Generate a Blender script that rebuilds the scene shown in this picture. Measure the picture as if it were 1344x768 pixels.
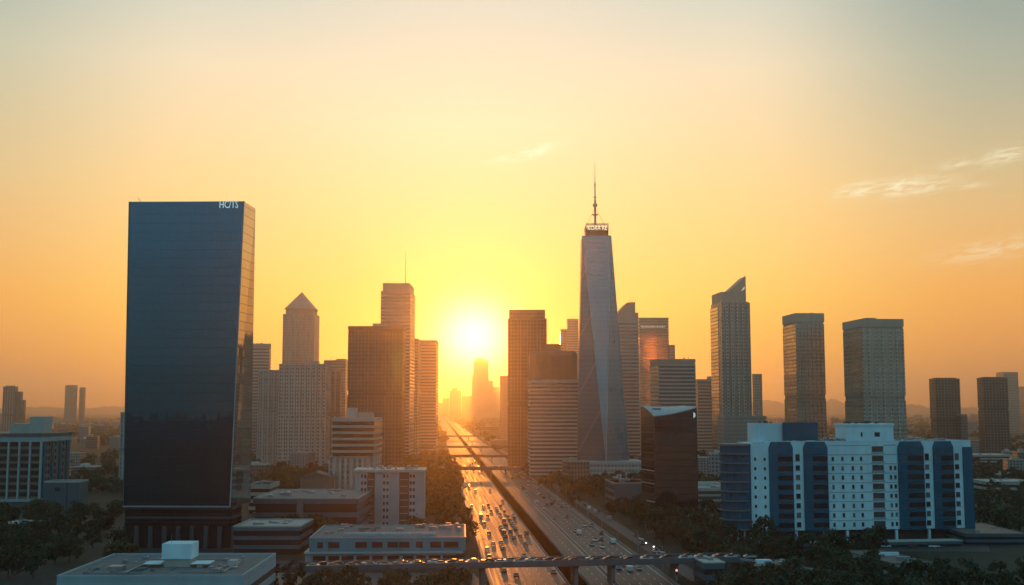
import bpy, bmesh, math, random
from mathutils import Vector, Matrix
random.seed(11)
R = math.radians
sc = bpy.context.scene
for o in list(bpy.data.objects): bpy.data.objects.remove(o)
C = sc.collection

# ------------------------------------------------------------------ camera
CAM_H, F, W0, H0 = 60.0, 1500.0, 1344.0, 768.0
HORIZON = 535.0
PIT = math.atan((HORIZON - H0/2)/F)
cd = bpy.data.cameras.new('camera'); cam = bpy.data.objects.new('camera', cd); C.objects.link(cam)
cd.sensor_width = 36; cd.lens = F*36/W0; cd.clip_start = 1; cd.clip_end = 60000
cam.location = (0, 0, CAM_H); cam.rotation_euler = (math.pi/2 + PIT, 0, 0)
sc.camera = cam

# ------------------------------------------------------------------ sun and sky
SUN_AZ, SUN_EL = -1.9, 3.35
SUN_STRENGTH, SUN_COL = 1.05, (1.0, 0.26, 0.02)
sdir = Vector((math.sin(R(SUN_AZ))*math.cos(R(SUN_EL)), math.cos(R(SUN_AZ))*math.cos(R(SUN_EL)), math.sin(R(SUN_EL))))
sl = bpy.data.lights.new('sun', 'SUN'); sl.energy = SUN_STRENGTH; sl.color = SUN_COL; sl.angle = R(0.6)
so = bpy.data.objects.new('sun', sl); C.objects.link(so)
so.rotation_euler = (-sdir).to_track_quat('-Z', 'Y').to_euler(); so.location = (0, 0, 2000)

def lin(c, a=1.0):
    def f(x):
        x /= 255.0
        return x/12.92 if x <= .04045 else ((x+.055)/1.055)**2.4
    return (f(c[0]), f(c[1]), f(c[2]), a)

class NT:                                                   # small node helper
    def __init__(s, tree): s.t = tree; s.n = tree.nodes; s.l = tree.links
    def new(s, typ, **k):
        n = s.n.new(typ)
        for a, v in k.items(): setattr(n, a, v)
        return n
    def put(s, sock, v):
        if isinstance(v, bpy.types.NodeSocket): s.l.new(v, sock)
        else: sock.default_value = v
    def m(s, op, a, b=0.0, c=0.0, clamp=False):
        n = s.new('ShaderNodeMath', operation=op, use_clamp=clamp)
        s.put(n.inputs[0], a); s.put(n.inputs[1], b); s.put(n.inputs[2], c)
        return n.outputs[0]
    def mix(s, f, a, b, blend='MIX'):
        n = s.new('ShaderNodeMix', data_type='RGBA', blend_type=blend)
        s.put(n.inputs[0], f); s.put(n.inputs[6], a); s.put(n.inputs[7], b)
        return n.outputs[2]
    def ramp(s, f, stops, interp='LINEAR'):
        n = s.new('ShaderNodeValToRGB'); r = n.color_ramp; r.interpolation = interp
        while len(r.elements) < len(stops): r.elements.new(.5)
        for e, (p, c) in zip(r.elements, stops): e.position = p; e.color = c
        s.put(n.inputs[0], f); return n.outputs[0]
    def smooth(s, x, a, b):
        n = s.new('ShaderNodeMapRange', interpolation_type='SMOOTHSTEP')
        s.put(n.inputs[0], x); n.inputs[1].default_value = a; n.inputs[2].default_value = b
        return n.outputs[0]

wd = bpy.data.worlds.new('World'); sc.world = wd; wd.use_nodes = True
wd.node_tree.nodes.clear()
g = NT(wd.node_tree)
tc = g.new('ShaderNodeTexCoord').outputs['Generated']
nrm = g.new('ShaderNodeVectorMath', operation='NORMALIZE'); g.put(nrm.inputs[0], tc); dirv = nrm.outputs[0]
sx = g.new('ShaderNodeSeparateXYZ'); g.put(sx.inputs[0], dirv)
el = g.m('MULTIPLY', g.m('ARCSINE', sx.outputs[2]), 57.29578)
azs = g.m('SUBTRACT', g.m('MULTIPLY', g.m('ARCTAN2', sx.outputs[0], sx.outputs[1]), 57.29578), SUN_AZ)
az = g.m('ABSOLUTE', azs)
def skyramp(stops): return g.ramp(g.m('DIVIDE', el, 90.0, clamp=True), [(e/90, lin(c)) for e, c in stops])
near = skyramp([(0,(255,164,52)),(3,(255,166,70)),(6,(255,185,100)),(10,(255,213,150)),(14,(254,232,188)),(20,(232,223,202)),(32,(150,176,182)),(90,(70,112,128))])
midr = skyramp([(0,(246,156,66)),(2,(255,180,70)),(5.2,(255,205,92)),(10.8,(253,216,148)),(16.5,(243,225,190)),(20,(213,216,200)),(32,(120,158,172)),(90,(70,112,128))])
farr = skyramp([(0,(236,144,74)),(2,(248,160,74)),(5.2,(255,176,78)),(10.8,(226,196,138)),(16.5,(198,199,172)),(20,(168,183,175)),(32,(92,138,155)),(90,(70,112,128))])
back = skyramp([(0,(108,104,98)),(4,(108,136,140)),(11,(112,174,196)),(35,(108,170,194)),(90,(78,118,134))])
col = g.mix(g.smooth(az, 0, 14), near, midr)
col = g.mix(g.smooth(az, 13, 25), col, farr)
col = g.mix(g.m('MULTIPLY', g.m('MULTIPLY', g.smooth(azs, 13, 28), g.smooth(el, 7, 19)), .50), col, lin((118,142,140)))
col = g.mix(g.smooth(az, 34, 82), col, back)
# the glow round the sun
dp = g.new('ShaderNodeVectorMath', operation='DOT_PRODUCT'); g.put(dp.inputs[0], dirv); dp.inputs[1].default_value = sdir
th = g.m('MULTIPLY', g.m('ARCCOSINE', g.m('MINIMUM', dp.outputs['Value'], 0.9999999)), 57.29578)
def glow(scale, colr, amp, gauss=False):
    t = g.m('DIVIDE', th, scale)
    if gauss: t = g.m('MULTIPLY', t, t)
    k = g.m('MULTIPLY', g.m('EXPONENT', g.m('MULTIPLY', t, -1.0)), amp)
    v = g.new('ShaderNodeVectorMath', operation='SCALE'); v.inputs[0].default_value = colr[:3]; g.put(v.inputs[3], k)
    return v.outputs[0]
def addv(a, b): return g.mix(1.0, a, b, 'ADD')
col = addv(col, glow(2.9, (1.0, .56, .17), .9, True))
col = addv(col, glow(1.55, (1.0, .84, .52), 2.7, True))
col = addv(col, glow(2.6, (1.0, .44, .11), .20))
# thin cirrus wisps at their own places in the sky
comb = g.new('ShaderNodeCombineXYZ'); g.put(comb.inputs[0], g.m('MULTIPLY', azs, 0.55)); g.put(comb.inputs[1], el)
azw = g.m('SUBTRACT', el, g.m('MULTIPLY', azs, 0.12))
g.put(comb.inputs[1], g.m('MULTIPLY', azw, 2.4))
nz = g.new('ShaderNodeTexNoise'); nz.inputs['Scale'].default_value = 1.9; nz.inputs['Detail'].default_value = 7; nz.inputs['Roughness'].default_value = .6; nz.inputs['Distortion'].default_value = .6
g.put(nz.inputs['Vector'], comb.outputs[0])
tex = g.m('ADD', .12, g.m('MULTIPLY', g.smooth(nz.outputs[0], .40, .60), .88))
def pix_dir(u, v):
    yc = -(v-H0/2)/F; xc = (u-W0/2)/F
    d = Vector((xc, math.cos(PIT)-math.sin(PIT)*yc, math.sin(PIT)+math.cos(PIT)*yc)).normalized()
    return math.degrees(math.atan2(d.x, d.y)) - SUN_AZ, math.degrees(math.asin(d.z))
cl = None
for (u, v, ra, re, sl_, amp) in ((700,200,1.1,.26,.30,1.3),(655,210,.75,.16,.22,.9),(738,188,.6,.14,.3,.5),(1190,245,1.7,.40,.05,.95),(1325,203,1.3,.34,.16,.7),(1255,215,.7,.2,.1,.6),(1300,328,2.2,.45,.12,.42),(1272,243,.8,.16,.03,.4),(1125,250,.9,.34,.12,.9)):
    a0, e0 = pix_dir(u, v)
    da = g.m('SUBTRACT', azs, a0); de = g.m('SUBTRACT', g.m('SUBTRACT', el, e0), g.m('MULTIPLY', da, sl_))
    q = g.m('ADD', g.m('POWER', g.m('ABSOLUTE', g.m('DIVIDE', da, ra)), 2.0), g.m('POWER', g.m('ABSOLUTE', g.m('DIVIDE', de, re)), 2.0))
    k = g.m('MULTIPLY', g.m('EXPONENT', g.m('MULTIPLY', q, -1.0)), amp)
    cl = k if cl is None else g.m('MAXIMUM', cl, k)
cl = g.m('MULTIPLY', cl, tex, clamp=True)
col = g.mix(cl, col, lin((255, 246, 208)))
bg = g.new('ShaderNodeBackground'); g.put(bg.inputs[0], col); bg.inputs[1].default_value = 0.98
nish = g.new('ShaderNodeTexSky', sky_type='NISHITA', sun_disc=False)
nish.sun_elevation = R(SUN_EL); nish.sun_rotation = R(SUN_AZ); nish.dust_density = 4
bg2 = g.new('ShaderNodeBackground'); g.put(bg2.inputs[0], nish.outputs[0]); bg2.inputs[1].default_value = 0.012
ad = g.new('ShaderNodeAddShader'); g.l.new(bg.outputs[0], ad.inputs[0]); g.l.new(bg2.outputs[0], ad.inputs[1])
wo = g.new('ShaderNodeOutputWorld'); g.l.new(ad.outputs[0], wo.inputs[0])
wd.cycles.sampling_method = 'MANUAL'; wd.cycles.sample_map_resolution = 2048

# ------------------------------------------------------------------ render settings
vs = sc.view_settings; vs.view_transform = 'Standard'; vs.look = 'None'; vs.exposure = 0.0; vs.gamma = 1.0
try: vs.use_curve_mapping = False
except Exception: pass
cy = sc.cycles
cy.use_denoising = True
cy.max_bounces = 5; cy.diffuse_bounces = 2; cy.glossy_bounces = 4; cy.transmission_bounces = 2; cy.volume_bounces = 0
cy.sample_clamp_indirect = 6; cy.sample_clamp_direct = 0
cy.caustics_reflective = False; cy.caustics_refractive = False

# ------------------------------------------------------------------ measuring helpers
def ratio(u, v=HORIZON):                                    # X per metre of Y on the sight line of a column
    yc = -(v-H0/2)/F
    return ((u-W0/2)/F)/(math.cos(PIT)-math.sin(PIT)*yc)
def zat(v, Y):                                              # height of row v at distance Y
    yc = -(v-H0/2)/F
    return CAM_H + Y*(math.sin(PIT)+math.cos(PIT)*yc)/(math.cos(PIT)-math.sin(PIT)*yc)
def dist(v, z=0.0):                                         # distance at which height z sits on row v
    yc = -(v-H0/2)/F
    return (z-CAM_H)/((math.sin(PIT)+math.cos(PIT)*yc)/(math.cos(PIT)-math.sin(PIT)*yc))
def gp(u, v, z=0.0):
    Y = dist(v, z); return Vector((ratio(u, v)*Y, Y, z))
RS = 0.0665                                                 # the highway runs along X = s - RS*Y
def hw(s, t, z=0.0): return Vector((s-RS*t, t, z))

# ------------------------------------------------------------------ mesh helpers
class MB:
    def __init__(s): s.v = []; s.f = []; s.mi = []
    def add(s, vs_, fs, mi=0):
        b = len(s.v); s.v += [tuple(p) for p in vs_]
        for f in fs: s.f.append(tuple(b+i for i in f)); s.mi.append(mi)
    def box(s, x0, x1, y0, y1, z0, z1, mi=0):
        s.add([(x0,y0,z0),(x1,y0,z0),(x1,y1,z0),(x0,y1,z0),(x0,y0,z1),(x1,y0,z1),(x1,y1,z1),(x0,y1,z1)],
              [(0,3,2,1),(4,5,6,7),(0,1,5,4),(1,2,6,5),(2,3,7,6),(3,0,4,7)], mi)
    def stack(s, rings, mat=lambda i, e: 0, cap=0, bottom=False):   # rings: [(polygon, z)] joined into one skin
        n = len(rings[0][0]); b = len(s.v)
        for poly, z in rings:
            for p in poly: s.v.append((p[0], p[1], z if len(p) < 3 else p[2]))
        for i in range(len(rings)-1):
            for e in range(n):
                a = b+i*n+e; c = b+i*n+(e+1) % n
                s.f.append((a, c, c+n, a+n)); s.mi.append(mat(i, e))
        t = b+(len(rings)-1)*n
        s.f.append(tuple(t+e for e in range(n))); s.mi.append(cap)
        if bottom: s.f.append(tuple(b+e for e in reversed(range(n)))); s.mi.append(cap)
    def tube(s, p0, p1, r0, r1, n=8, mi=0):
        p0 = Vector(p0); p1 = Vector(p1); ax = (p1-p0).normalized()
        a = ax.orthogonal().normalized(); b = ax.cross(a)
        vs_ = [p0+(a*math.cos(k*2*math.pi/n)+b*math.sin(k*2*math.pi/n))*r0 for k in range(n)] + \
              [p1+(a*math.cos(k*2*math.pi/n)+b*math.sin(k*2*math.pi/n))*r1 for k in range(n)]
        s.add(vs_, [(k, (k+1) % n, n+(k+1) % n, n+k) for k in range(n)] + [tuple(reversed(range(n))), tuple(range(n, 2*n))], mi)
    def mesh(s, name, mats):
        me = bpy.data.meshes.new(name); me.from_pydata(s.v, [], s.f)
        for m in (mats if isinstance(mats, (list, tuple)) else [mats]): me.materials.append(m)
        if any(s.mi): me.polygons.foreach_set('material_index', s.mi)
        me.update(); return me
    def build(s, name, mats, parent=None, label=None):
        o = bpy.data.objects.new(name, s.mesh(name, mats)); C.objects.link(o)
        if parent: o.parent = parent
        if label: o['label'] = label
        return o
def inst(name, me, parent=None, loc=(0,0,0), rz=0):
    o = bpy.data.objects.new(name, me); C.objects.link(o); o.location = loc; o.rotation_euler.z = rz
    if parent: o.parent = parent
    return o
def thing(name, label, cat, loc=(0,0,0), rz=0, group=None):
    o = bpy.data.objects.new(name, None); C.objects.link(o); o.location = loc; o.rotation_euler.z = rz
    o.empty_display_size = 1; o['label'] = label; o['category'] = cat
    if group: o['group'] = group
    return o
def tag(o, label, cat, group=None):
    o['label'] = label; o['category'] = cat
    if group: o['group'] = group
    return o
def struct(o): o['kind'] = 'structure'; return o
def rect(x0, x1, y0, y1): return [(x0,y0),(x1,y0),(x1,y1),(x0,y1)]
def text(body, size, parent, loc, mat, ext=.12, rz=0, width=None):
    cu = bpy.data.curves.new('sign_lettering', 'FONT'); cu.body = body; cu.size = size; cu.extrude = ext; cu.align_x = 'CENTER'
    cu.materials.append(mat); cu.resolution_u = 2
    o = bpy.data.objects.new('sign_lettering', cu); C.objects.link(o); o.parent = parent
    o.location = loc; o.rotation_euler = (math.pi/2, 0, rz)
    bpy.context.view_layer.update()
    me = bpy.data.meshes.new_from_object(o); wd_ = o.dimensions.x; bpy.data.objects.remove(o)
    me.name = 'sign_lettering'; o = bpy.data.objects.new('sign_lettering', me); C.objects.link(o); o.parent = parent
    o.location = loc; o.rotation_euler = (math.pi/2, 0, rz)
    if width and wd_ > 0: o.scale.x = width/wd_
    return o

# ------------------------------------------------------------------ materials
def mat(name, colr, rough=.7, metal=0.0, var=.22, vscale=.15, spec=.5, bump=0.0, emit=None, coat=0):
    m = bpy.data.materials.new(name); m.use_nodes = True; q = NT(m.node_tree)
    p = q.n['Principled BSDF']; p.inputs['Roughness'].default_value = rough; p.inputs['Metallic'].default_value = metal
    p.inputs['Specular IOR Level'].default_value = spec; p.inputs['Coat Weight'].default_value = coat
    if emit: p.inputs['Emission Color'].default_value = (*emit[0], 1); p.inputs['Emission Strength'].default_value = emit[1]
    ob = q.new('ShaderNodeTexCoord').outputs['Object']
    mp = q.new('ShaderNodeMapping'); mp.inputs['Scale'].default_value = (1, 1, .35); q.put(mp.inputs[0], ob)
    n1 = q.new('ShaderNodeTexNoise'); n1.inputs['Scale'].default_value = vscale; n1.inputs['Detail'].default_value = 8; n1.inputs['Roughness'].default_value = .65
    q.put(n1.inputs['Vector'], mp.outputs[0])
    oi = q.new('ShaderNodeObjectInfo').outputs['Random']
    k = q.m('ADD', q.m('MULTIPLY', q.m('SUBTRACT', n1.outputs[0], .5), 2*var*1.6), q.m('ADD', 1.0, q.m('MULTIPLY', q.m('SUBTRACT', oi, .5), var)))
    v = q.new('ShaderNodeVectorMath', operation='SCALE'); v.inputs[0].default_value = colr; q.put(v.inputs[3], k)
    q.put(p.inputs['Base Color'], v.outputs[0])
    if bump:
        b = q.new('ShaderNodeBump'); b.inputs['Strength'].default_value = bump; q.put(b.inputs['Height'], n1.outputs[0]); q.put(p.inputs['Normal'], b.outputs[0])
    return m
def facade_mat(name, wall, glass, bay=3.0, fl=3.8, fx=.25, fz=.35, rough=.14, ior=1.6, tilt=.012, wrough=.6, var=.5, metal=0.0):
    """a curtain wall: panes between piers (fx of a bay) and spandrels (fz of a storey), each pane tilted and tinted a little by itself"""
    m = bpy.data.materials.new(name); m.use_nodes = True; q = NT(m.node_tree)
    ob = q.new('ShaderNodeTexCoord').outputs['Object']; s = q.new('ShaderNodeSeparateXYZ'); q.put(s.inputs[0], ob)
    hx = q.m('DIVIDE', q.m('ADD', s.outputs[0], s.outputs[1]), bay); hz = q.m('DIVIDE', s.outputs[2], fl)
    fxn = q.m('FRACT', hx); fzn = q.m('FRACT', hz)
    mk = q.m('MULTIPLY', q.m('GREATER_THAN', fxn, fx), q.m('GREATER_THAN', fzn, fz))
    cb = q.new('ShaderNodeCombineXYZ'); q.put(cb.inputs[0], q.m('FLOOR', hx)); q.put(cb.inputs[1], q.m('FLOOR', hz))
    wn = q.new('ShaderNodeTexWhiteNoise', noise_dimensions='3D'); q.put(wn.inputs[0], cb.outputs[0])
    cb2 = q.new('ShaderNodeCombineXYZ'); q.put(cb2.inputs[1], q.m('FLOOR', hz)); cb2.inputs[0].default_value = 7.3
    wn2 = q.new('ShaderNodeTexWhiteNoise', noise_dimensions='3D'); q.put(wn2.inputs[0], cb2.outputs[0])
    big = q.new('ShaderNodeTexNoise'); big.inputs['Scale'].default_value = .04; big.inputs['Detail'].default_value = 6; q.put(big.inputs['Vector'], ob)
    kk = q.m('ADD', q.m('ADD', 1-var, q.m('MULTIPLY', wn.outputs[0], var)), q.m('MULTIPLY', wn2.outputs[0], var))
    gc = q.new('ShaderNodeVectorMath', operation='SCALE'); gc.inputs[0].default_value = glass; q.put(gc.inputs[3], kk)
    wc = q.new('ShaderNodeVectorMath', operation='SCALE'); wc.inputs[0].default_value = wall; q.put(wc.inputs[3], q.m('ADD', .72, q.m('MULTIPLY', big.outputs[0], .56)))
    p = q.n['Principled BSDF']
    q.put(p.inputs['Base Color'], q.mix(mk, wc.outputs[0], gc.outputs[0]))
    q.put(p.inputs['Roughness'], q.m('ADD', wrough, q.m('MULTIPLY', mk, rough-wrough)))
    q.put(p.inputs['IOR'], q.m('ADD', 1.45, q.m('MULTIPLY', mk, ior-1.45)))
    if metal: q.put(p.inputs['Metallic'], q.m('MULTIPLY', mk, metal))
    geo = q.new('ShaderNodeNewGeometry').outputs['Normal']
    dv = q.new('ShaderNodeVectorMath', operation='SUBTRACT'); q.put(dv.inputs[0], wn.outputs[1]); dv.inputs[1].default_value = (.5,.5,.5)
    ds = q.new('ShaderNodeVectorMath', operation='SCALE'); q.put(ds.inputs[0], dv.outputs[0]); q.put(ds.inputs[3], q.m('MULTIPLY', mk, tilt))
    aa = q.new('ShaderNodeVectorMath', operation='ADD'); q.put(aa.inputs[0], geo); q.put(aa.inputs[1], ds.outputs[0])
    nn = q.new('ShaderNodeVectorMath', operation='NORMALIZE'); q.put(nn.inputs[0], aa.outputs[0]); q.put(p.inputs['Normal'], nn.outputs[0])
    return m

def roadmat():                                              # asphalt with tyre-polished wheel tracks and patches along the lanes
    m = bpy.data.materials.new('asphalt'); m.use_nodes = True; q = NT(m.node_tree); p = q.n['Principled BSDF']
    ob = q.new('ShaderNodeTexCoord').outputs['Object']; s = q.new('ShaderNodeSeparateXYZ'); q.put(s.inputs[0], ob)
    lat = q.m('ADD', s.outputs[0], q.m('MULTIPLY', s.outputs[1], 0.0665))
    cb = q.new('ShaderNodeCombineXYZ'); q.put(cb.inputs[0], lat); q.put(cb.inputs[1], q.m('MULTIPLY', s.outputs[1], .012))
    n1 = q.new('ShaderNodeTexNoise'); n1.inputs['Scale'].default_value = .8; n1.inputs['Detail'].default_value = 6; q.put(n1.inputs['Vector'], cb.outputs[0])
    n2 = q.new('ShaderNodeTexNoise'); n2.inputs['Scale'].default_value = .35; n2.inputs['Detail'].default_value = 9; n2.inputs['Roughness'].default_value = .75; q.put(n2.inputs['Vector'], ob)
    cb3 = q.new('ShaderNodeCombineXYZ'); q.put(cb3.inputs[0], q.m('FLOOR', q.m('DIVIDE', lat, 3.7))); q.put(cb3.inputs[1], q.m('FLOOR', q.m('DIVIDE', s.outputs[1], 37.0)))
    wn = q.new('ShaderNodeTexWhiteNoise', noise_dimensions='3D'); q.put(wn.inputs[0], cb3.outputs[0])
    k = q.m('ADD', .45, q.m('ADD', q.m('MULTIPLY', n1.outputs[0], .7), q.m('ADD', q.m('MULTIPLY', n2.outputs[0], .25), q.m('MULTIPLY', wn.outputs[0], .2))))
    v = q.new('ShaderNodeVectorMath', operation='SCALE'); v.inputs[0].default_value = (.048,.045,.042); q.put(v.inputs[3], k); q.put(p.inputs['Base Color'], v.outputs[0])
    q.put(p.inputs['Roughness'], q.m('ADD', .50, q.m('MULTIPLY', q.m('SUBTRACT', n1.outputs[0], .5), .55)))
    q.put(p.inputs['Specular IOR Level'], q.m('ADD', .12, q.m('MULTIPLY', n1.outputs[0], .40)))
    b = q.new('ShaderNodeBump'); b.inputs['Strength'].default_value = .25; b.inputs['Distance'].default_value = .05; q.put(b.inputs['Height'], n2.outputs[0]); q.put(p.inputs['Normal'], b.outputs[0])
    return m
M = {}
M['concrete'] = mat('pale_concrete', (.44,.40,.35)); M['concrete_dark'] = mat('dark_concrete', (.16,.16,.155))
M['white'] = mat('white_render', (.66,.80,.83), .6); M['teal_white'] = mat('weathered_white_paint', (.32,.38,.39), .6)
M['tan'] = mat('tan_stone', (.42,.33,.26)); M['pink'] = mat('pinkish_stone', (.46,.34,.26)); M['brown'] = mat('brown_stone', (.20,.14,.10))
M['roof'] = mat('roof_felt', (.13,.15,.15), .8, vscale=.4, var=.35); M['roof_brown'] = mat('brown_roof_sheet', (.16,.115,.095), .6, vscale=.3, var=.3)
M['metal'] = mat('grey_metal', (.30,.31,.32), .4, .7); M['dark_metal'] = mat('dark_metal', (.05,.05,.055), .45, .4)
M['navy'] = mat('navy_panel', (.002,.105,.165), .5, spec=.1); M['blue_paint'] = mat('blue_paint', (.002,.25,.30), .45)
M['blue_grey'] = mat('blue_grey_cladding', (.04,.11,.135), .5)
M['win'] = mat('dark_window_glass', (.010,.020,.026), .22, spec=.35, var=.4)
M['win_blind'] = mat('window_with_pale_blind', (.10,.12,.12), .35, var=.5); M['win_curtain'] = mat('window_with_brown_curtain', (.05,.035,.03), .4, var=.5)
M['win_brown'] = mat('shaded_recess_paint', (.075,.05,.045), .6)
M['sign'] = mat('lit_sign_letters', (.8,.9,.9), .5, emit=((.55,.85,.9), .45))
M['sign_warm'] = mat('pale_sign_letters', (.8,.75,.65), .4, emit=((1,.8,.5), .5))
M['base_stone'] = mat('dark_blue_stone', (.045,.065,.075), .5); M['bridge_concrete'] = mat('weathered_bridge_concrete', (.085,.10,.11), .7, var=.35, vscale=.3)
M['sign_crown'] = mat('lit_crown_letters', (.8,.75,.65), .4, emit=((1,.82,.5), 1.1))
M['g_left'] = facade_mat('blue_curtain_wall', (.012,.035,.05), (.022,.150,.215), 1.6, 3.9, .02, .02, .04, 1.6, .004, .4, .11, .95)
M['g_side_glow'] = facade_mat('side_glow_curtain_wall', (.05,.05,.06), (.62,.52,.45), 1.6, 3.9, .03, .05, .05, 1.6, .006, .3, .12, .95)  # same glass as the front, brightened so the side carries the orange glow
M['g_black'] = facade_mat('black_curtain_wall', (.006,.012,.018), (.004,.010,.016), 1.5, 3.6, .06, .12, .08, 1.7, .008, .35, .5)
M['g_spire'] = facade_mat('teal_curtain_wall', (.10,.14,.15), (.10,.30,.34), 1.6, 4.0, .05, .07, .18, 1.6, .004, .4, .16, .7)
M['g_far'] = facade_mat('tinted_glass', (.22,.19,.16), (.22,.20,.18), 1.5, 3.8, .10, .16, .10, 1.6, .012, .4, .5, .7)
M['f_side_glow'] = facade_mat('bronze_side_glow_wall', (.40,.29,.21), (.72,.56,.44), 2.2, 3.7, .14, .24, .12, 1.6, .02, .35, .5, .95)  # brighter facade glass for side faces, orange glow put into its colour
M['f_brown'] = facade_mat('brown_gridded_wall', (.21,.155,.115), (.12,.095,.08), 2.4, 3.7, .28, .34, .14, 1.6)
M['f_dark'] = facade_mat('dark_gridded_wall', (.12,.092,.075), (.06,.05,.045), 1.8, 3.7, .22, .30, .12, 1.7)
M['f_pale'] = facade_mat('pale_gridded_wall', (.54,.42,.34), (.30,.25,.21), 2.6, 3.7, .34, .42, .14, 1.6, .012, .6, .5, .6)
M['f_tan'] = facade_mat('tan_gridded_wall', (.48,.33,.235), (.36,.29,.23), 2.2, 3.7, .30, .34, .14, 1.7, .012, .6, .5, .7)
M['f_grey'] = facade_mat('grey_gridded_wall', (.40,.34,.29), (.26,.23,.21), 2.8, 3.6, .34, .26, .14, 1.6)
M['f_fine'] = facade_mat('finely_ribbed_wall', (.48,.37,.29), (.44,.36,.30), 1.2, 3.7, .36, .22, .14, 1.7, .012, .6, .5, .8)
M['f_sprawl'] = facade_mat('small_block_wall', (.26,.24,.22), (.04,.045,.05), 3.4, 3.3, .5, .5, .2, 1.5)
M['f_sprawl_dark'] = facade_mat('small_brown_block_wall', (.17,.13,.11), (.03,.03,.03), 3.0, 3.3, .5, .5, .2, 1.5)
M['asphalt'] = roadmat()
M['asphalt_worn'] = mat('worn_asphalt', (.04,.04,.04), .6, vscale=.08, var=.3)
M['paint'] = mat('road_paint', (.62,.62,.58), .5, vscale=.6, var=.3)
M['barrier'] = mat('barrier_concrete', (.20,.19,.18), .55)
M['bark'] = mat('bark', (.07,.05,.035), .9)
M['rubber'] = mat('black_rubber', (.015,.015,.015), .8)
M['red_light'] = mat('red_signal_lens', (.6,.02,.02), .4, emit=((1,.05,.04), 14)); M['lamp_glow'] = mat('lit_lamp_lens', (.8,.8,.8), .4, emit=((1,.95,.85), 7))
M['lens_off'] = mat('unlit_signal_lens', (.02,.02,.02), .3)
def leafmat(name, colr):
    m = bpy.data.materials.new(name); m.use_nodes = True; q = NT(m.node_tree); p = q.n['Principled BSDF']
    ob = q.new('ShaderNodeTexCoord').outputs['Object']
    n1 = q.new('ShaderNodeTexNoise'); n1.inputs['Scale'].default_value = .55; n1.inputs['Detail'].default_value = 3; q.put(n1.inputs['Vector'], ob)
    oi = q.new('ShaderNodeObjectInfo').outputs['Random']
    k = q.m('ADD', q.m('ADD', .35, q.m('MULTIPLY', n1.outputs[0], .9)), q.m('MULTIPLY', oi, .5))
    v = q.new('ShaderNodeVectorMath', operation='SCALE'); v.inputs[0].default_value = colr; q.put(v.inputs[3], k)
    q.put(p.inputs['Base Color'], v.outputs[0]); p.inputs['Roughness'].default_value = .75; p.inputs['Specular IOR Level'].default_value = .25
    return m
M['leaf'] = leafmat('dark_green_leaves', (.026,.044,.020)); M['leaf2'] = leafmat('olive_leaves', (.042,.050,.020))
def groundmat():
    m = bpy.data.materials.new('ground_cover'); m.use_nodes = True; q = NT(m.node_tree); p = q.n['Principled BSDF']
    ob = q.new('ShaderNodeTexCoord').outputs['Object']
    n1 = q.new('ShaderNodeTexNoise'); n1.inputs['Scale'].default_value = .006; n1.inputs['Detail'].default_value = 9; n1.inputs['Roughness'].default_value = .62; q.put(n1.inputs['Vector'], ob)
    n2 = q.new('ShaderNodeTexNoise'); n2.inputs['Scale'].default_value = .12; n2.inputs['Detail'].default_value = 8; n2.inputs['Roughness'].default_value = .7; q.put(n2.inputs['Vector'], ob)
    c = q.ramp(n1.outputs[0], [(.36,(.020,.028,.014,1)),(.48,(.034,.038,.020,1)),(.56,(.055,.048,.036,1)),(.66,(.055,.052,.046,1))])
    p_ = q.m('ADD', .45, q.m('MULTIPLY', n2.outputs[0], 1.1))
    v = q.new('ShaderNodeVectorMath', operation='SCALE'); q.put(v.inputs[0], c); q.put(v.inputs[3], p_)
    q.put(p.inputs['Base Color'], v.outputs[0]); p.inputs['Roughness'].default_value = .9; p.inputs['Specular IOR Level'].default_value = .2
    return m
M['ground'] = groundmat()

# ------------------------------------------------------------------ ground, highway, streets
HAZE_R, FAR = 9000, 15000
S_L0, S_L1, S_C1, S_M1, S_R1 = 19.2, 46.0, 52.0, 62.0, 82.0  # highway cross-section: left road, channel, inner road, right road
T0, T1 = -300, 8000
mb = MB()
xs = [(-FAR*1.1, S_L1), (S_C1, FAR*1.1)]
for a, b in xs:
    mb.add([hw(a,-6000), hw(b,-6000), hw(b,T0), hw(a,T0), hw(b,T1), hw(a,T1), hw(b,FAR), hw(a,FAR)], [(0,1,2,3),(3,2,4,5),(5,4,6,7)])
mb.add([hw(S_L1,-6000), hw(S_C1,-6000), hw(S_C1,T0), hw(S_L1,T0)], [(0,1,2,3)])
mb.add([hw(S_L1,T1), hw(S_C1,T1), hw(S_C1,FAR), hw(S_L1,FAR)], [(0,1,2,3)])
struct(mb.build('ground', M['ground']))
def strip(name, s0, s1, z, m, t0=T0, t1=T1):
    b = MB(); n = 40
    for i in range(n+1):
        t = t0+(t1-t0)*(i/n)**2
        b.v += [tuple(hw(s0,t,z)), tuple(hw(s1,t,z))]
    for i in range(n): b.f.append((2*i,2*i+1,2*i+3,2*i+2)); b.mi.append(0)
    return struct(b.build(name, m))
strip('highway_road', S_L0, S_L1-.3, .05, M['asphalt'])
strip('inner_highway_road', S_C1+.3, S_M1-.3, .05, M['asphalt'])
strip('right_highway_road', S_M1+.3, S_R1, .05, M['asphalt'])
strip('service_road', 89, 96, .05, M['asphalt_worn'], 405, 2600)
# the sunken drainage channel
b = MB()
b.add([hw(S_L1,T0,0), hw(S_L1+.2,T0,-8), hw(S_C1-.2,T0,-8), hw(S_C1,T0,0), hw(S_L1,T1,0), hw(S_L1+.2,T1,-8), hw(S_C1-.2,T1,-8), hw(S_C1,T1,0)],
      [(0,4,5,1),(1,5,6,2),(2,6,7,3),(0,1,2,3),(4,7,6,5)])
struct(b.build('drainage_channel', mat('near_black_concrete', (.018,.018,.020), .95, spec=0)))  # even near-black base colour without specular
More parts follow.
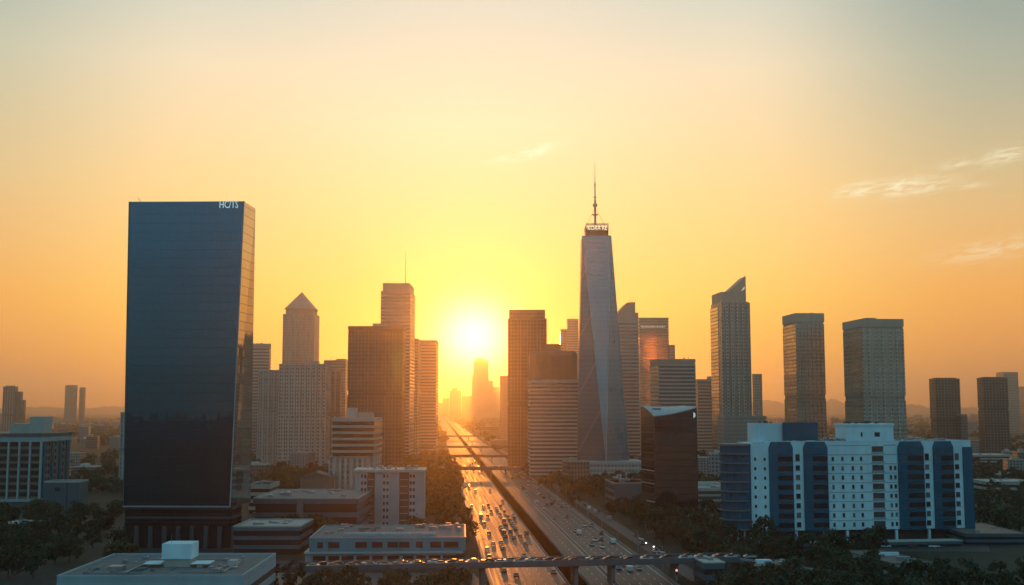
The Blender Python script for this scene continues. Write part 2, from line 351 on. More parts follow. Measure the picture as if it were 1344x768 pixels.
# lane paint
b = MB()
def dash(s, t, L, w=.22, z=.058): b.add([hw(s-w/2,t,z), hw(s+w/2,t,z), hw(s+w/2,t+L,z), hw(s-w/2,t+L,z)], [(0,1,2,3)])
for s0, s1, n in ((S_L0, S_L1, 7), (S_C1, S_M1, 2), (S_M1, S_R1, 5)):
    lw = (s1-s0-2.0)/n
    for k in range(1, n):
        t = 300
        while t < 1500: dash(s0+1+k*lw, t, 4, .26); t += 12
    for e in (s0+1, s1-1):
        t = 200
        while t < 3000: dash(e, t, 100.0, .24); t += 100.0
struct(b.build('lane_marking', M['paint']))
def barrier(s, label, h=.9, w=.5, t0=200, t1=5000):
    q = MB(); n = 30
    rings = []
    for i in range(n+1):
        t = t0+(t1-t0)*(i/n)**2; base = len(q.v)
        for ds, z in ((-w/2,0),(-w/4,h*.4),(-w/5,h),(w/5,h),(w/4,h*.4),(w/2,0)): q.v.append(tuple(hw(s+ds,t,z)))
        if i:
            for k in range(5): q.f.append((base-6+k, base+k, base+k+1, base-6+k+1)); q.mi.append(0)
    q.f.append((0,1,2,3,4,5)); q.mi.append(0)
    return tag(q.build('guard_wall', M['barrier']), label, 'guard wall')
barrier(S_L1-.45, 'low concrete guard wall between the sunlit left road and the sunken channel')
barrier(S_C1+.5, 'low concrete guard wall along the right lip of the sunken channel')
barrier(S_M1, 'low concrete guard wall between the narrow inner road and the right road')
barrier(S_R1+.35, 'low concrete guard wall on the outer right edge of the highway', .8)
barrier(S_L0-.4, 'low concrete guard wall on the outer left edge beside the dark trees', .7)
def pad(name, pts, m, z=.03):
    q = MB(); q.add([(p[0],p[1],z) for p in pts], [tuple(range(len(pts)))]); return struct(q.build(name, m))
pad('forecourt_pavement', [gp(150,730), gp(340,730), gp(345,700), gp(140,700)], M['asphalt_worn'])
pad('car_park', [gp(905,672), gp(965,690), gp(965,640), gp(912,635)], M['asphalt_worn'])
pad('hotel_forecourt', [gp(975,724), gp(1300,724), gp(1290,700), gp(985,702)], M['asphalt_worn'])
pad('side_street', [gp(340,770), gp(640,770), gp(620,752), gp(340,752)], M['asphalt_worn'], .028)
pad('plaza_pavement', [gp(735,640), gp(835,640), gp(830,612), gp(745,612)], M['asphalt_worn'])
pad('tower_forecourt', [gp(850,700), gp(905,700), gp(930,690), gp(845,688)], M['asphalt_worn'])

# ------------------------------------------------------------------ buildings
tr0 = random.Random(4)
FOOT = []                                                   # footprints, kept clear of trees
class B: pass
def place(name, label, cat, side, uA, uB, uC, d, th=0.0, depth=None, group=None, v=HORIZON):
    """front face between columns uA and uB; the corner next to the visible side face stands at distance d"""
    t = R(th); c, s = math.cos(t), math.sin(t)
    kA, kB = ratio(uA, v), ratio(uB, v)
    if side == 'L':
        A = Vector((kA*d, d)); w = (kB*d-A.x)/(c-kB*s); P = A; kn = uC
    else:
        Bp = Vector((kB*d, d)); w = (Bp.x-kA*d)/(c-kA*s); A = Bp-Vector((c,s))*w; P = Bp
    if depth is None: kC = ratio(uC, v); depth = (kC*P.y-P.x)/(-s-kC*c)
    o = B(); o.w = w; o.D = depth; o.th = t; o.A = A; o.e = Vector((c,s)); o.n = Vector((-s,c)); o.d = d
    ctr = A+o.e*(w/2)
    o.root = thing(name, label, cat, (ctr.x, ctr.y, 0), t, group)
    FOOT.append((ctr+o.n*depth/2, o.e, w/2+3, depth/2+3))
    def lx(u, v=HORIZON, y=0.0):                            # local x of column u on the plane y
        k = ratio(u, v); q = A+o.n*y
        return (k*q.y-q.x)/(c-k*s)-w/2
    o.lx = lx
    o.z = lambda v, x=0.0, y=0.0: zat(v, (ctr+o.e*x+o.n*y).y)
    return o
def crenel(w, D, nf, ns, frac=.35, dep=.5, deps=None):
    """rectangle whose faces are cut into piers and recessed strips: points and one flag per edge (1 = recess)"""
    pts, fl = [], []; deps = min(dep, .12) if deps is None else deps
    def face(p0, p1, n, inn, dep=dep):
        p0 = Vector(p0); p1 = Vector(p1); inn = Vector(inn); L = (p1-p0)
        for k in range(n):
            a = (k+frac/2)/n; b_ = (k+1-frac/2)/n
            pts.append(p0+L*(k/n)); fl.append(0)
            pts.append(p0+L*a); fl.append(0); pts.append(p0+L*a+inn*dep); fl.append(1)
            pts.append(p0+L*b_+inn*dep); fl.append(0); pts.append(p0+L*b_); fl.append(0)
    face((-w/2,0),(w/2,0),nf,(0,1)); face((w/2,0),(w/2,D),ns,(-1,0),deps); face((w/2,D),(-w/2,D),nf,(0,-1)); face((-w/2,D),(-w/2,0),ns,(1,0),deps)
    return [tuple(p) for p in pts], fl
def grow(w, D, o): return [(-w/2-o,-o),(w/2+o,-o),(w/2+o,D+o),(-w/2-o,D+o)]
def bands(w, D, z0, z1, fl, f=.45, off=.35):
    """storeys of recessed glass under projecting bands, one closed skin; rings and a material picker"""
    n = max(1, round((z1-z0)/fl)); h = (z1-z0)/n; rings = []
    for k in range(n):
        z = z0+k*h
        rings += [(grow(w,D,0),z),(grow(w,D,0),z+h*(1-f)),(grow(w,D,off),z+h*(1-f)),(grow(w,D,off),z+h)]
    return rings, (lambda i, e: 1 if i % 4 == 0 else 0)
def parapet(b, x0, x1, y0, y1, z, h=1.2, t=.4, m='concrete', name='parapet'):
    q = MB(); o = rect(x0,x1,y0,y1); i = rect(x0+t,x1-t,y0+t,y1-t)
    q.stack([(o,z),(o,z+h),(i,z+h),(i,z+.05)], cap=0); return q.build(name, [M[m]], b.root)
def block(b, name, x0, x1, y0, y1, z0, z1, m, label=None):
    q = MB(); q.box(x0,x1,y0,y1,z0,z1); return q.build(name, M[m], b.root, label)
def rooftop(b, x0, x1, y0, y1, z, n, seed, m='metal', s=(1.2,3.0), h=(.8,2.0)):
    rr = random.Random(seed)
    for k in range(n):
        a, d_ = rr.uniform(*s), rr.uniform(*s); x = rr.uniform(x0+a, x1-a); y = rr.uniform(y0+a, y1-a); hh = rr.uniform(*h)
        q = MB(); q.stack([(rect(x-a/2,x+a/2,y-d_/2,y+d_/2),z),(rect(x-a/2,x+a/2,y-d_/2,y+d_/2),z+hh),(rect(x-a/3,x+a/3,y-d_/3,y+d_/3),z+hh+.2)])
        q.build('rooftop_unit', M[m], b.root)
def mast(b, x, y, z0, z1, r=.35, name='mast', m='dark_metal'):
    q = MB(); q.tube((x,y,z0),(x,y,z1),r,r*.35,6); return q.build(name, M[m], b.root)
def tower(name, label, cat, side, uA, uB, uC, d, vtop, th=0, style='bands', fl=3.8, f=.45, glass='g_far', wall='concrete',
          nf=8, ns=6, frac=.35, crown=0, crown_m=None, crown_inset=.5, pent=(), units=3, depth=None, dep=.6, off=.35, vref=HORIZON, side_glow=False):
    b = place(name, label, cat, side, uA, uB, uC, d, th, depth, v=vref); w, D = b.w, b.D
    xr = -w/2 if side == 'L' else w/2
    H = b.z(vtop, xr); b.H = H; top = H-crown; q = MB()
    if style == 'bands':
        rg, pk = bands(w, D, 0, top, fl, f, off); q.stack(rg, pk)
    elif style == 'piers':
        pts, flg = crenel(w, D, nf, ns, frac, dep, .02 if side_glow else None); ip = [(x*(1-1.2/w), D/2+(y-D/2)*(1-1.2/D)) for x, y in pts]; zm_ = top*(.38+.012*(int(uA) % 17))
        q.stack([(pts,0),(pts,zm_),(ip,zm_),(ip,zm_+4.2),(pts,zm_+4.2),(pts,top)], lambda i, e: (2 if side_glow and e >= 5*(2*nf+ns) else flg[e]) if i in (0,4) else (0 if i != 2 else 1))
    else:
        q.stack([(rect(-w/2,w/2,0,D),0),(rect(-w/2,w/2,0,D),top)], lambda i, e: 1)
    q.build('facade', [M[wall], M[glass], M['f_side_glow']], b.root)
    if crown:
        q = MB(); o = crown_inset
        q.stack([(grow(w,D,-o),top),(grow(w,D,-o),top+crown*.18),(grow(w,D,.25 if o < 1 else -o+.3),top+crown*.18),(grow(w,D,.25 if o < 1 else -o+.3),H-.01),(grow(w,D,-.3 if o < 1 else -o-.3),H),(grow(w,D,-.3 if o < 1 else -o-.3),H-1)])
        q.build('crown', M[crown_m or wall], b.root)
    else: parapet(b, -w/2-.1, w/2+.1, -.1, D+.1, top-.3, 1.5, .5, wall)
    for (a0, a1, b0, b1, hh) in pent:
        q = MB(); x0, x1, y0, y1 = -w/2+w*a0, -w/2+w*a1, D*b0, D*b1
        q.stack([(rect(x0,x1,y0,y1),H-.6),(rect(x0,x1,y0,y1),H+hh*.85),(rect(x0-.3,x1+.3,y0-.3,y1+.3),H+hh*.85),(rect(x0-.3,x1+.3,y0-.3,y1+.3),H+hh)]); q.build('penthouse', M[wall], b.root)
    if units and w > 6 and D > 6: rooftop(b, -w/2+1, w/2-1, 1, D-1, H-.9 if not crown else H-.9, units, hash(label) % 999 if False else len(label)*7+int(uA))
    return b

# --- the big dark glass tower on the left
b = place('glass_tower', 'tallest dark blue glass tower on the left, with pale letters at its top corner', 'tower', 'R', 166, 316.5, 331, 495, -1.5)
w, D = b.w, b.D; H = b.z(264, w/2); zb = b.z(664, 0); FT = b
xb = b.lx(301.5, 664); xt = b.lx(320, 264); xl0 = b.lx(162.5, 664); xl1 = b.lx(170, 262)
q = MB()
bot = [(xl0,0),(xb,0),(w/2+.2,D),(xl0,D)]; topp = [(xl1,0),(xt,0),(xt+.4,D),(xl1,D)]
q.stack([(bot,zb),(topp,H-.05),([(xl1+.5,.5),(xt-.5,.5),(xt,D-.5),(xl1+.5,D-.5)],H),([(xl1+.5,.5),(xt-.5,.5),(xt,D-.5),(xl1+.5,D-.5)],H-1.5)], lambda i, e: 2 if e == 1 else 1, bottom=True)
q.build('glazing', [M['dark_metal'], M['g_left'], M['g_side_glow']], b.root)
q = MB(); t_ = .45                                          # pale edge frame round the front
q.add([(xl0-t_,-.25,zb-.6),(xb+.25,-.25,zb-.6),(xb+.25,.35,zb-.6),(xl0-t_,.35,zb-.6),(xl0-t_,-.25,zb),(xb+.25,-.25,zb),(xb+.25,.35,zb),(xl0-t_,.35,zb)], [(0,3,2,1),(4,5,6,7),(0,1,5,4),(1,2,6,5),(2,3,7,6),(3,0,4,7)])
q.build('bottom_rim', M['teal_white'], b.root)
q = MB(); q.tube((xb+.12,-.05,zb),(xt+.1,-.05,H),.28,.28,6); q.build('corner_trim', M['teal_white'], b.root)
q = MB(); q.tube((xl0-.2,-.05,zb),(xl1-.1,-.05,H),.24,.24,6); q.build('edge_trim', M['blue_grey'], b.root)
pts, flg = crenel(w-2, D-3, 8, 5, .30, 1.6); pts = [(x-1.5, y+1.5) for x, y in pts]
q = MB(); q.stack([(pts,0),(pts,zb*.52)], lambda i, e: flg[e]); q.build('arcade', [M['base_stone'], M['win']], b.root)
q = MB(); q.stack(*bands(w-3.4, D-4, zb*.52+.01, zb-.62, 3.9, .25, .12)); o = q.build('base_storey', [M['base_stone'], M['g_black']], b.root); o.location = (-1.5, 2, 0)
text('HC/TS', 4.6, b.root, (b.lx(300.5,269), -.35, b.z(273,w/2)), M['sign'], .15, width=8.2)
q = MB(); q.tube((xl1+5.4,1.2,H-1),(xl1+3.2,1.2,H+2.0),.12,.09,5); q.build('roof_davit', M['dark_metal'], b.root)

# --- left: ribbed white office block
b = place('office_block', 'white office block with tall fins and brown end wall, at the left edge of frame', 'office block', 'R', -60, 57, 96, 700, 0)
w, D = b.w, b.D; H = b.z(569, w/2); z0 = b.z(655, w/2); za = b.z(580, w/2)
q = MB(); q.box(-w/2+.6, w/2-.6, .6, D-.6, z0, za); q.build('core_wall', M['brown'], b.root)
for k in range(9):
    x = w/2-.5-k*(6.55)
    q = MB(); q.box(x-.55, x+.55, -.35, .9, z0+.01, za-.01); q.build('fin', M['teal_white'], b.root)
nfl = 8; fh = (za-z0)/nfl
for k in range(8):
    for j in range(nfl):
        x = w/2-.5-(k+.5)*6.55
        q = MB(); q.box(x-2.35, x+2.35, .4, .75, z0+j*fh+1.5, z0+(j+1)*fh-.25); q.build('window', M['win'], b.root)
for k, yy in enumerate((.10,.36,.62,.86)):
    q = MB(); q.box(w/2-.55, w/2+.3, D*yy-1.6, D*yy+1.6, z0+.4, za-.2); q.build('glazed_strip', M['navy'], b.root)
for j in range(nfl):
    for yy in (.19,.27,.48,.74):
        q = MB(); q.box(w/2-.65, w/2-.52, D*yy-1.0, D*yy+1.0, z0+j*fh+1.4, z0+(j+1)*fh-.6); q.build('window', M['win'], b.root)
q = MB(); q.box(-w/2, w/2, 0, D, za, H-1.6); q.build('attic_wall', M['teal_white'], b.root)
q = MB(); q.box(-w/2-.9, w/2+.9, -.9, D+.9, H-1.6, H); q.build('roof_slab', M['roof_brown'], b.root)
q = MB(); q.box(-w/2-.3, w/2+.3, -.6, D+.3, z0-1.8, z0); q.build('base_beam', M['teal_white'], b.root)
q = MB(); q.box(-w/2+1.5, w/2-1.5, 1.5, D-1.5, 0, z0-1.8); q.build('ground_storey', M['concrete_dark'], b.root)
x0, x1 = b.lx(39,555,8), b.lx(57,555,8)
block(b, 'penthouse', x0, x1, 8, 22, H, b.z(547,x0,8), 'concrete'); block(b, 'penthouse', x0-13, x0-.2, 10, 24, H, b.z(556,x0,10), 'concrete')
b = place('annex_block', 'small windowless pale grey block among trees, right of the finned white office block', 'annex', 'L', 62, 108, 60, 655, 3, depth=16)
w, D = b.w, b.D; H = b.z(633, 0)
q = MB(); q.stack([(rect(-w/2,w/2,0,D),0),(rect(-w/2,w/2,0,D),H)]); q.build('wall', M['blue_grey'], b.root); parapet(b, -w/2-.15, w/2+.15, -.15, D+.15, H-.3, .9, .4, 'concrete')
q = MB(); q.box(-w/2+6, -w/2+9, -.08, .2, H-5, H-3); q.build('window', M['win'], b.root)
block(b, 'downpipe', w/2-7, w/2-6.6, -.3, -.02, 0, H-.4, 'dark_metal')

# --- towers left of the sun
tower('slim_tower', 'slim round-edged tower with stepped top, just right of the dark glass tower', 'tower', 'R', 318, 352, 354, 1350, 451, 0, 'bands', wall='f_pale', f=.5, crown=4, crown_m='concrete')
tower('office_tower', 'ribbed grey slab between the slim stepped tower and the pyramid-roofed tower', 'tower', 'R', 338, 366, 369, 1180, 487, 0, 'piers', wall='concrete', glass='f_grey', nf=4, ns=4)
# the pyramid roofed tower
b = place('pyramid_tower', 'pale stone tower with a pointed pyramid roof on the left', 'tower', 'R', 369, 411, 417.5, 1500, 0)
w, D = b.w, b.D; zs = b.z(412, w/2); ze = b.z(404.5, w/2); za = b.z(383.5, 0, D/2)
pts, flg = crenel(w, D, 7, 6, .5, .8); q = MB(); q.stack([(pts,0),(pts,zs)], lambda i, e: flg[e]); q.build('facade', [M['pink'], M['f_fine']], b.root)
q = MB(); i_ = 2.8
q.stack([(grow(w,D,-i_),zs),(grow(w,D,-i_),ze-1.5),(grow(w,D,-i_+1.2),ze-1.5),(grow(w,D,-i_+1.2),ze)]); q.build('attic', M['pink'], b.root)
q = MB(); q.stack([(grow(w,D,-i_+.9),ze),([(-.3,D/2-.3),(.3,D/2-.3),(.3,D/2+.3),(-.3,D/2+.3)],za)]); q.build('pyramid_roof', M['tan'], b.root)
tower('apartment_tower', 'broad grey apartment slab standing in front of the pyramid-roofed tower', 'apartment block', 'R', 365, 428, 432, 1150, 479, 0, 'piers', wall='concrete', glass='f_pale', nf=9, ns=4, frac=.42, dep=1.0, pent=((.55,.8,.3,.7,4),), units=5)
b = tower('office_tower', 'hazy brown flat-topped slab between the pyramid tower and the dark brown slab', 'tower', 'R', 424, 453, 456, 1420, 474, 0, 'grid', glass='f_tan', wall='tan', units=4)
mast(b, -b.w/2+8, 6, b.H-1, b.H+7, .3); block(b, 'penthouse', b.w/2-13, b.w/2-1, 4, 16, b.H-.4, b.H+3, 'tan')
tower('office_tower', 'low hazy brown slab right beside the grey apartment slab', 'tower', 'R', 418, 447, 449, 1290, 487, 0, 'piers', glass='f_brown', wall='tan', nf=4, ns=3)
b = tower('slab_tower', 'dark brown flat-topped office slab left of the sun', 'tower', 'R', 455.5, 528, 531.5, 1100, 428, 0, 'piers', glass='f_dark', wall='f_brown', nf=16, ns=9, frac=.3, dep=.3, crown=4, crown_m='brown', units=0)
block(b, 'penthouse', b.lx(489,427,10), b.lx(508,427,10), 10, 20, b.H-.9, b.z(424.5,0,10), 'tan'); mast(b, b.lx(508), 12, b.H, b.H+4, .25); mast(b, b.lx(512), 12, b.H, b.H+3, .25)
b = tower('banded_tower', 'tall banded tower with an inset crown and thin mast, left of the sun', 'tower', 'R', 498.5, 537, 543.5, 1300, 383, 0, 'bands', wall='tan', glass='g_far', fl=4.0, f=.5, units=0)
w, D = b.w, b.D; zt = b.z(371.5, w/2)
q = MB(); q.stack([(rect(-w/2+1.8,w/2-1.2,1,D-2),b.H-.4),(rect(-w/2+1.8,w/2-1.2,1,D-2),zt-1.5),(rect(-w/2+1.4,w/2-.8,.6,D-1.6),zt-1.5),(rect(-w/2+1.4,w/2-.8,.6,D-1.6),zt)]); q.build('crown', M['tan'], b.root)
mast(b, b.lx(527), D/2, zt, b.z(331,0,D/2), .42)
q = MB(); q.box(b.w/2-.2, b.w/2+.5, -.5, .5, 0, b.H); q.build('corner_fin', M['metal'], b.root)
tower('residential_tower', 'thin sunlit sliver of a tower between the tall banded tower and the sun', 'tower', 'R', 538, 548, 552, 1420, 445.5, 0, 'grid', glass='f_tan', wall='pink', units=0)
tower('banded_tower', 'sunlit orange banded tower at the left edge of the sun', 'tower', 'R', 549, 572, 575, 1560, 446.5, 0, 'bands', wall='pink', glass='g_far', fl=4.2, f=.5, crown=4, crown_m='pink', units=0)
# --- towers right of the sun
tower('narrow_tower', 'small hazy tower between the sun and the tall brown tower', 'tower', 'R', 656, 668, 669, 1900, 494, 0, 'piers', glass='f_tan', wall='pink', nf=3, ns=4, depth=22, units=0)
tower('slab_tower', 'tall brown slab with a recessed crown band, on the right edge of the sun', 'tower', 'L', 666.5, 718, 665.5, 1150, 419.5, 0, 'piers', glass='f_dark', wall='f_brown', nf=12, ns=8, frac=.35, dep=.4, depth=34, units=0)
b = tower('crown_block', 'x', 'x', 'L', 667.5, 715, 667, 1153, 407, 0, 'grid', depth=28, glass='f_brown', wall='brown', units=0) if False else None
bt = [o for o in bpy.data.objects if o.get('label', '').startswith('tall brown slab with a recessed')][0]
q = MB(); zc0, zc1 = zat(420,1150)-.2, zat(406.5,1150); ww = (718-666.5)/1507*1150
q.stack([(rect(-ww/2+2.4,ww/2-2.8,2,31),zc0),(rect(-ww/2+2.4,ww/2-2.8,2,31),zc0+2.4),(rect(-ww/2+1.2,ww/2-1.6,.8,32),zc0+2.4),(rect(-ww/2+1.2,ww/2-1.6,.8,32),zc1),(rect(-ww/2+1.8,ww/2-2.2,1.4,31),zc1),(rect(-ww/2+1.8,ww/2-2.2,1.4,31),zc1-1)]); q.build('crown', M['f_brown'], bt)
b = tower('banded_tower', 'wide brown tower with many pale floor bands and a rounded plain top', 'tower', 'L', 696, 759, 694.5, 1000, 500, 2, 'bands', wall='concrete', glass='f_dark', fl=3.3, f=.5, off=.5, depth=30, units=0)
w, D = b.w, b.D; zt = b.z(460, -w/2)
q = MB(); c_ = 4.0
def oct_(o, z): return ([(-w/2+o+c_,o),(w/2-o-c_,o),(w/2-o,o+c_),(w/2-o,D-o-c_),(w/2-o-c_,D-o),(-w/2+o+c_,D-o),(-w/2+o,D-o-c_),(-w/2+o,o+c_)], z)
q.stack([oct_(.2,b.H-1), oct_(.2,zt-4), oct_(.9,zt-1.6), oct_(2.4,zt)]); q.build('plain_top', M['brown'], b.root)
block(b, 'penthouse', b.lx(713,455,8), b.lx(736,455,8), 8, 18, zt-.2, b.z(451.5,0,8), 'brown'); mast(b, b.lx(727), 10, zt+5, zt+8, .25)
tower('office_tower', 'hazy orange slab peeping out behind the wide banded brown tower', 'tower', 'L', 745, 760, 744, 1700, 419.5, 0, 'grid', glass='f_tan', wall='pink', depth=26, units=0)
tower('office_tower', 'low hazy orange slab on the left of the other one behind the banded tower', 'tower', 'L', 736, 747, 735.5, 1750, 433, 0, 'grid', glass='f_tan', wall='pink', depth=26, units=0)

# --- the spire tower
d0 = 950.0; kx = ratio(791); cx = kx*d0
ST = thing('spire_tower', 'tallest tower, tapering blue glass facets with a lettered crown and a spire', 'tower', (cx, d0, 0), R(0))
FOOT.append((Vector((cx,d0)), Vector((1,0)), 30, 30))
zb_, zt_ = zat(604, d0), zat(312, d0)
rb = 34.0/1507*d0; rt = 20.0/1507*d0*math.sqrt(2)*.94
base = [(rb*math.cos(a), rb*math.sin(a)) for a in (R(-90+2), R(2), R(90+2), R(180+2))]
tp = [(rt*math.cos(a), rt*math.sin(a)) for a in (R(-135-1), R(-45-1), R(45-1), R(135-1))]
offx = ratio(782, 312)*d0-cx
tp = [(x+offx, y) for x, y in tp]
q = MB(); vv = [(x,y,zb_) for x,y in base]+[(x,y,zt_) for x,y in tp]
q.add(vv, [(0,5,4),(0,1,5),(1,6,5),(1,2,6),(2,7,6),(2,3,7),(3,4,7),(3,0,4),(4,5,6,7)])
q.build('glazing', M['g_spire'], ST)
for i, j in ((0,4),(0,5),(1,5),(3,4),(1,6),(3,7)):
    q = MB(); q.tube(vv[i], vv[j], .36, .30, 6); q.build('facet_edge', M['metal'], ST)
zc = zat(295.5, d0)
x0, x1 = ratio(768,303)*d0-cx, ratio(797,303)*d0-cx
q = MB(); q.stack([(rect(x0,x1,-12,8),zt_),(rect(x0,x1,-12,8),zt_+5)]); q.build('crown_drum', M['dark_metal'], ST)
for k in range(12):
    x = x0+.2+(x1-x0-.4)*k/11
    q = MB(); q.tube((x,-11.8,zt_+5),(x,-11.8,zc-.5+(1.5 if k in (0,3,8,11) else 0)),.16,.12,5); q.build('crown_post', M['metal'], ST)
for z in (zt_+5.3, zc-2.2, zc-1.2):
    q = MB(); q.box(x0-.1,x1+.1,-11.75,-11.45,z,z+.7); q.build('crown_rail', M['metal'], ST)
for k in range(9):
    y = -11.8+20*k/8
    for x in (x0,x1):
        q = MB(); q.tube((x,y,zt_+5),(x,y,zc-1.4),.16,.12,5); q.build('crown_post', M['metal'], ST)
q = MB(); q.box(x0+1.2,x1-1.2,-7,7,zt_+5,zc-2.6); q.build('plant_room', M['dark_metal'], ST)
text('KORA RE', 5.6, ST, ((x0+x1)/2, -12.2, zt_+4.6), M['sign_crown'], .15, width=16)
sxp = ratio(781,260)*d0-cx; z1, z2, z3 = zat(262,d0), zat(240,d0), zat(213,d0)
q = MB(); q.tube((sxp,0,zc-3),(sxp,0,z1),1.05,.85,8); q.tube((sxp,0,z1-.01),(sxp,0,z2),.6,.5,8); q.tube((sxp,0,z2-.01),(sxp,0,z3),.32,.10,6)
bmsh = q.build('spire', M['metal'], ST)
for v_, r_, h_ in ((282,2.8,.5),(269.5,2.0,2.2),(259,1.5,.5),(243,.9,.5)):
    z = zat(v_, d0); q = MB(); q.tube((sxp,0,z-h_/2),(sxp,0,z+h_/2),r_,r_,10); q.build('spire_platform', M['metal'], ST)
for a_ in (-1, 1):
    q = MB(); q.tube((sxp,0,zat(272,d0)),(sxp+a_*7.5,-8,zc-1.5),.12,.12,5); q.build('guy_wire', M['dark_metal'], ST)
q = MB(); px0, px1 = ratio(757)*d0-cx-1, ratio(838)*d0-cx
q.stack(*bands(px1-px0, 46, 0, zb_-.02, 4.8, .5, .5)); o = q.build('podium', [M['concrete'], M['f_grey']], ST); o.location = ((px0+px1)/2, -24, 0)

# --- behind and beside the spire tower
b = place('slant_top_tower', 'banded grey tower with a curved slanting top, right behind the spire tower', 'tower', 'L', 812, 839.5, 808, 1300, 2, depth=30)
w, D = b.w, b.D; H = b.z(422, 0); q = MB(); q.stack(*bands(w, D, 0, H, 4.0, .48, .4)); q.build('facade', [M['concrete'], M['g_far']], b.root)
prof = [(b.lx(812),H),(b.lx(812),b.z(413)),(b.lx(815.5),b.z(407)),(b.lx(819.5),b.z(402)),(b.lx(824.5),b.z(397.2)),(b.lx(835.3),b.z(396.5)),(b.lx(835.3),b.z(410.5)),(b.lx(839.2),b.z(410)),(b.lx(839.2),H)]
n = len(prof); q = MB()
q.add([(x,.3,z) for x,z in prof]+[(x,D-.3,z) for x,z in prof], [tuple(range(n)), tuple(reversed(range(n,2*n)))]+[(k+1 if k+1 < n else 0,k,n+k,n+(k+1) % n) for k in range(n)])
q.build('slanted_crown', M['pink'], b.root); mast(b, b.lx(830), 5, b.z(396.5), b.z(393), .3)
for k in range(5):
    x = b.lx(818+k*4); q = MB(); q.box(x-.5,x+.5,-.1,.28,H+.2,b.z(408 if k == 0 else 404)); q.build('crown_fin', M['concrete'], b.root)
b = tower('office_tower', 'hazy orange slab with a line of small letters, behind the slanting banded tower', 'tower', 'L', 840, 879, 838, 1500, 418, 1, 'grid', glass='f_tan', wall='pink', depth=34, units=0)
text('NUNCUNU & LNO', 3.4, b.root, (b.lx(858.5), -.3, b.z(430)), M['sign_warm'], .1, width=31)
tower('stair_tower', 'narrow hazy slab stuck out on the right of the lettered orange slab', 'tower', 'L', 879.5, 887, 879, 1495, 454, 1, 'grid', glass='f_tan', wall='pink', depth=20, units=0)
b = tower('banded_tower', 'mid-height grey banded tower with two small masts, above the black tower', 'tower', 'L', 865, 913.5, 854, 1100, 471, 8, 'bands', wall='concrete', glass='f_dark', fl=3.6, f=.46, off=.4, crown=5, crown_m='tan', units=2)
mast(b, b.lx(901), 6, b.H, b.H+3, .3); mast(b, b.lx(907), 6, b.H, b.H+3, .3)
b = tower('office_tower', 'low hazy pink banded slab between the black tower and the sail-topped tower', 'tower', 'L', 916, 940, 913, 1450, 499, 3, 'bands', wall='pink', glass='g_far', fl=4.2, f=.5, depth=30, units=0)
block(b, 'penthouse', b.lx(931,497,6), b.w/2-.2, 6, 20, b.H, b.z(494,0,6), 'pink')
# sail topped tower
b = place('sail_top_tower', 'tall tower with a pointed sail-shaped top, right of the spire tower', 'tower', 'L', 949, 985, 935.5, 1200, 5)
w, D = b.w, b.D; H = b.z(396, 0); q = MB()
pts, flg = crenel(w, D, 5, 5, .45, .9); q.stack([(pts,0),(pts,H)], lambda i, e: flg[e]); q.build('facade', [M['f_pale'], M['f_grey']], b.root)
x0, x1 = b.lx(958,390), b.lx(979.5,362); prof = [(x0,H),(x0,b.z(381.5)),(b.lx(966,377),b.z(374.5)),(x1,b.z(362)),(x1,H)]; n = len(prof)
q = MB(); q.add([(x,2.5,z) for x,z in prof]+[(x,D*.6,z) for x,z in prof], [tuple(range(n)), tuple(reversed(range(n,2*n)))]+[(k+1 if k+1 < n else 0,k,n+k,n+(k+1) % n) for k in range(n)])
q.build('sail_crown', M['tan'], b.root); mast(b, x1-.8, 4, b.z(366), b.z(358), .22)
q = MB(); xa = b.lx(973.2,378); xb2 = b.lx(978,376); q.add([(xa,2.3,b.z(382)),(xb2,2.3,b.z(379)),(xb2,2.3,b.z(375.5)),(xa,2.4,b.z(382)),(xb2,2.4,b.z(379)),(xb2,2.4,b.z(375.5))], [(0,1,2),(3,5,4),(0,3,4,1),(1,4,5,2),(2,5,3,0)]); q.build('glowing_crown_panel', M['sign_warm'], b.root)  # solid emissive triangle laid on the sail crown, no opening is cut
block(b, 'shoulder_block', -w/2+.5, x0+.3, 2, D-2, H-.2, b.z(383,-w/2), 'pink'); block(b, 'lower_shoulder', -w/2-.4, x0-1, D*.3, D+2.4, 0, b.z(401,-w/2), 'f_side_glow')
block(b, 'centre_fin', b.lx(962)-1.2, b.lx(962), -1.2, .2, 0, H-1, 'concrete'); block(b, 'corner_fin', b.lx(985)-.5, b.lx(987.5), 1, D-1, 0, b.z(397), 'tan')
q = MB(); q.stack(*bands(w+14, 26, 0, zat(546,1180), 4, .48, .5)); o = q.build('podium', [M['concrete'], M['f_grey']], b.root); o.location = (1, -26.5, 0)
tower('office_tower', 'narrow hazy slab touching the right side of the sail-topped tower', 'tower', 'L', 990, 1001, 988, 1550, 492, 6, 'piers', glass='f_tan', wall='pink', nf=2, ns=3, units=0)
# three towers on the right
b = tower('office_tower', 'brown tower with an orange glinting left side, right of the sail-topped tower', 'tower', 'L', 1045.5, 1083, 1028.5, 1150, 411, 4, 'piers', glass='f_fine', wall='f_tan', nf=7, ns=8, frac=.3, dep=.5, crown=11, crown_m='pink', units=6, vref=480, side_glow=True)
b = tower('office_tower', 'widest tower of the right-hand row, pale and ribbed with a flat cap', 'tower', 'L', 1132, 1187.5, 1107.5, 1050, 418.5, 4, 'piers', glass='f_fine', wall='f_pale', nf=6, ns=10, frac=.35, dep=.6, crown=9, crown_m='pink', pent=((.25,.5,.3,.6,2.0),), units=2, vref=480, side_glow=True)
b = tower('apartment_tower', 'dark hazy slab, left one of the two short matching slabs on the right', 'tower', 'L', 1228, 1261, 1220.5, 1500, 498, 4, 'piers', glass='f_dark', wall='f_brown', nf=8, ns=5, frac=.4, pent=((.1,.9,.2,.8,2.2),), units=3)
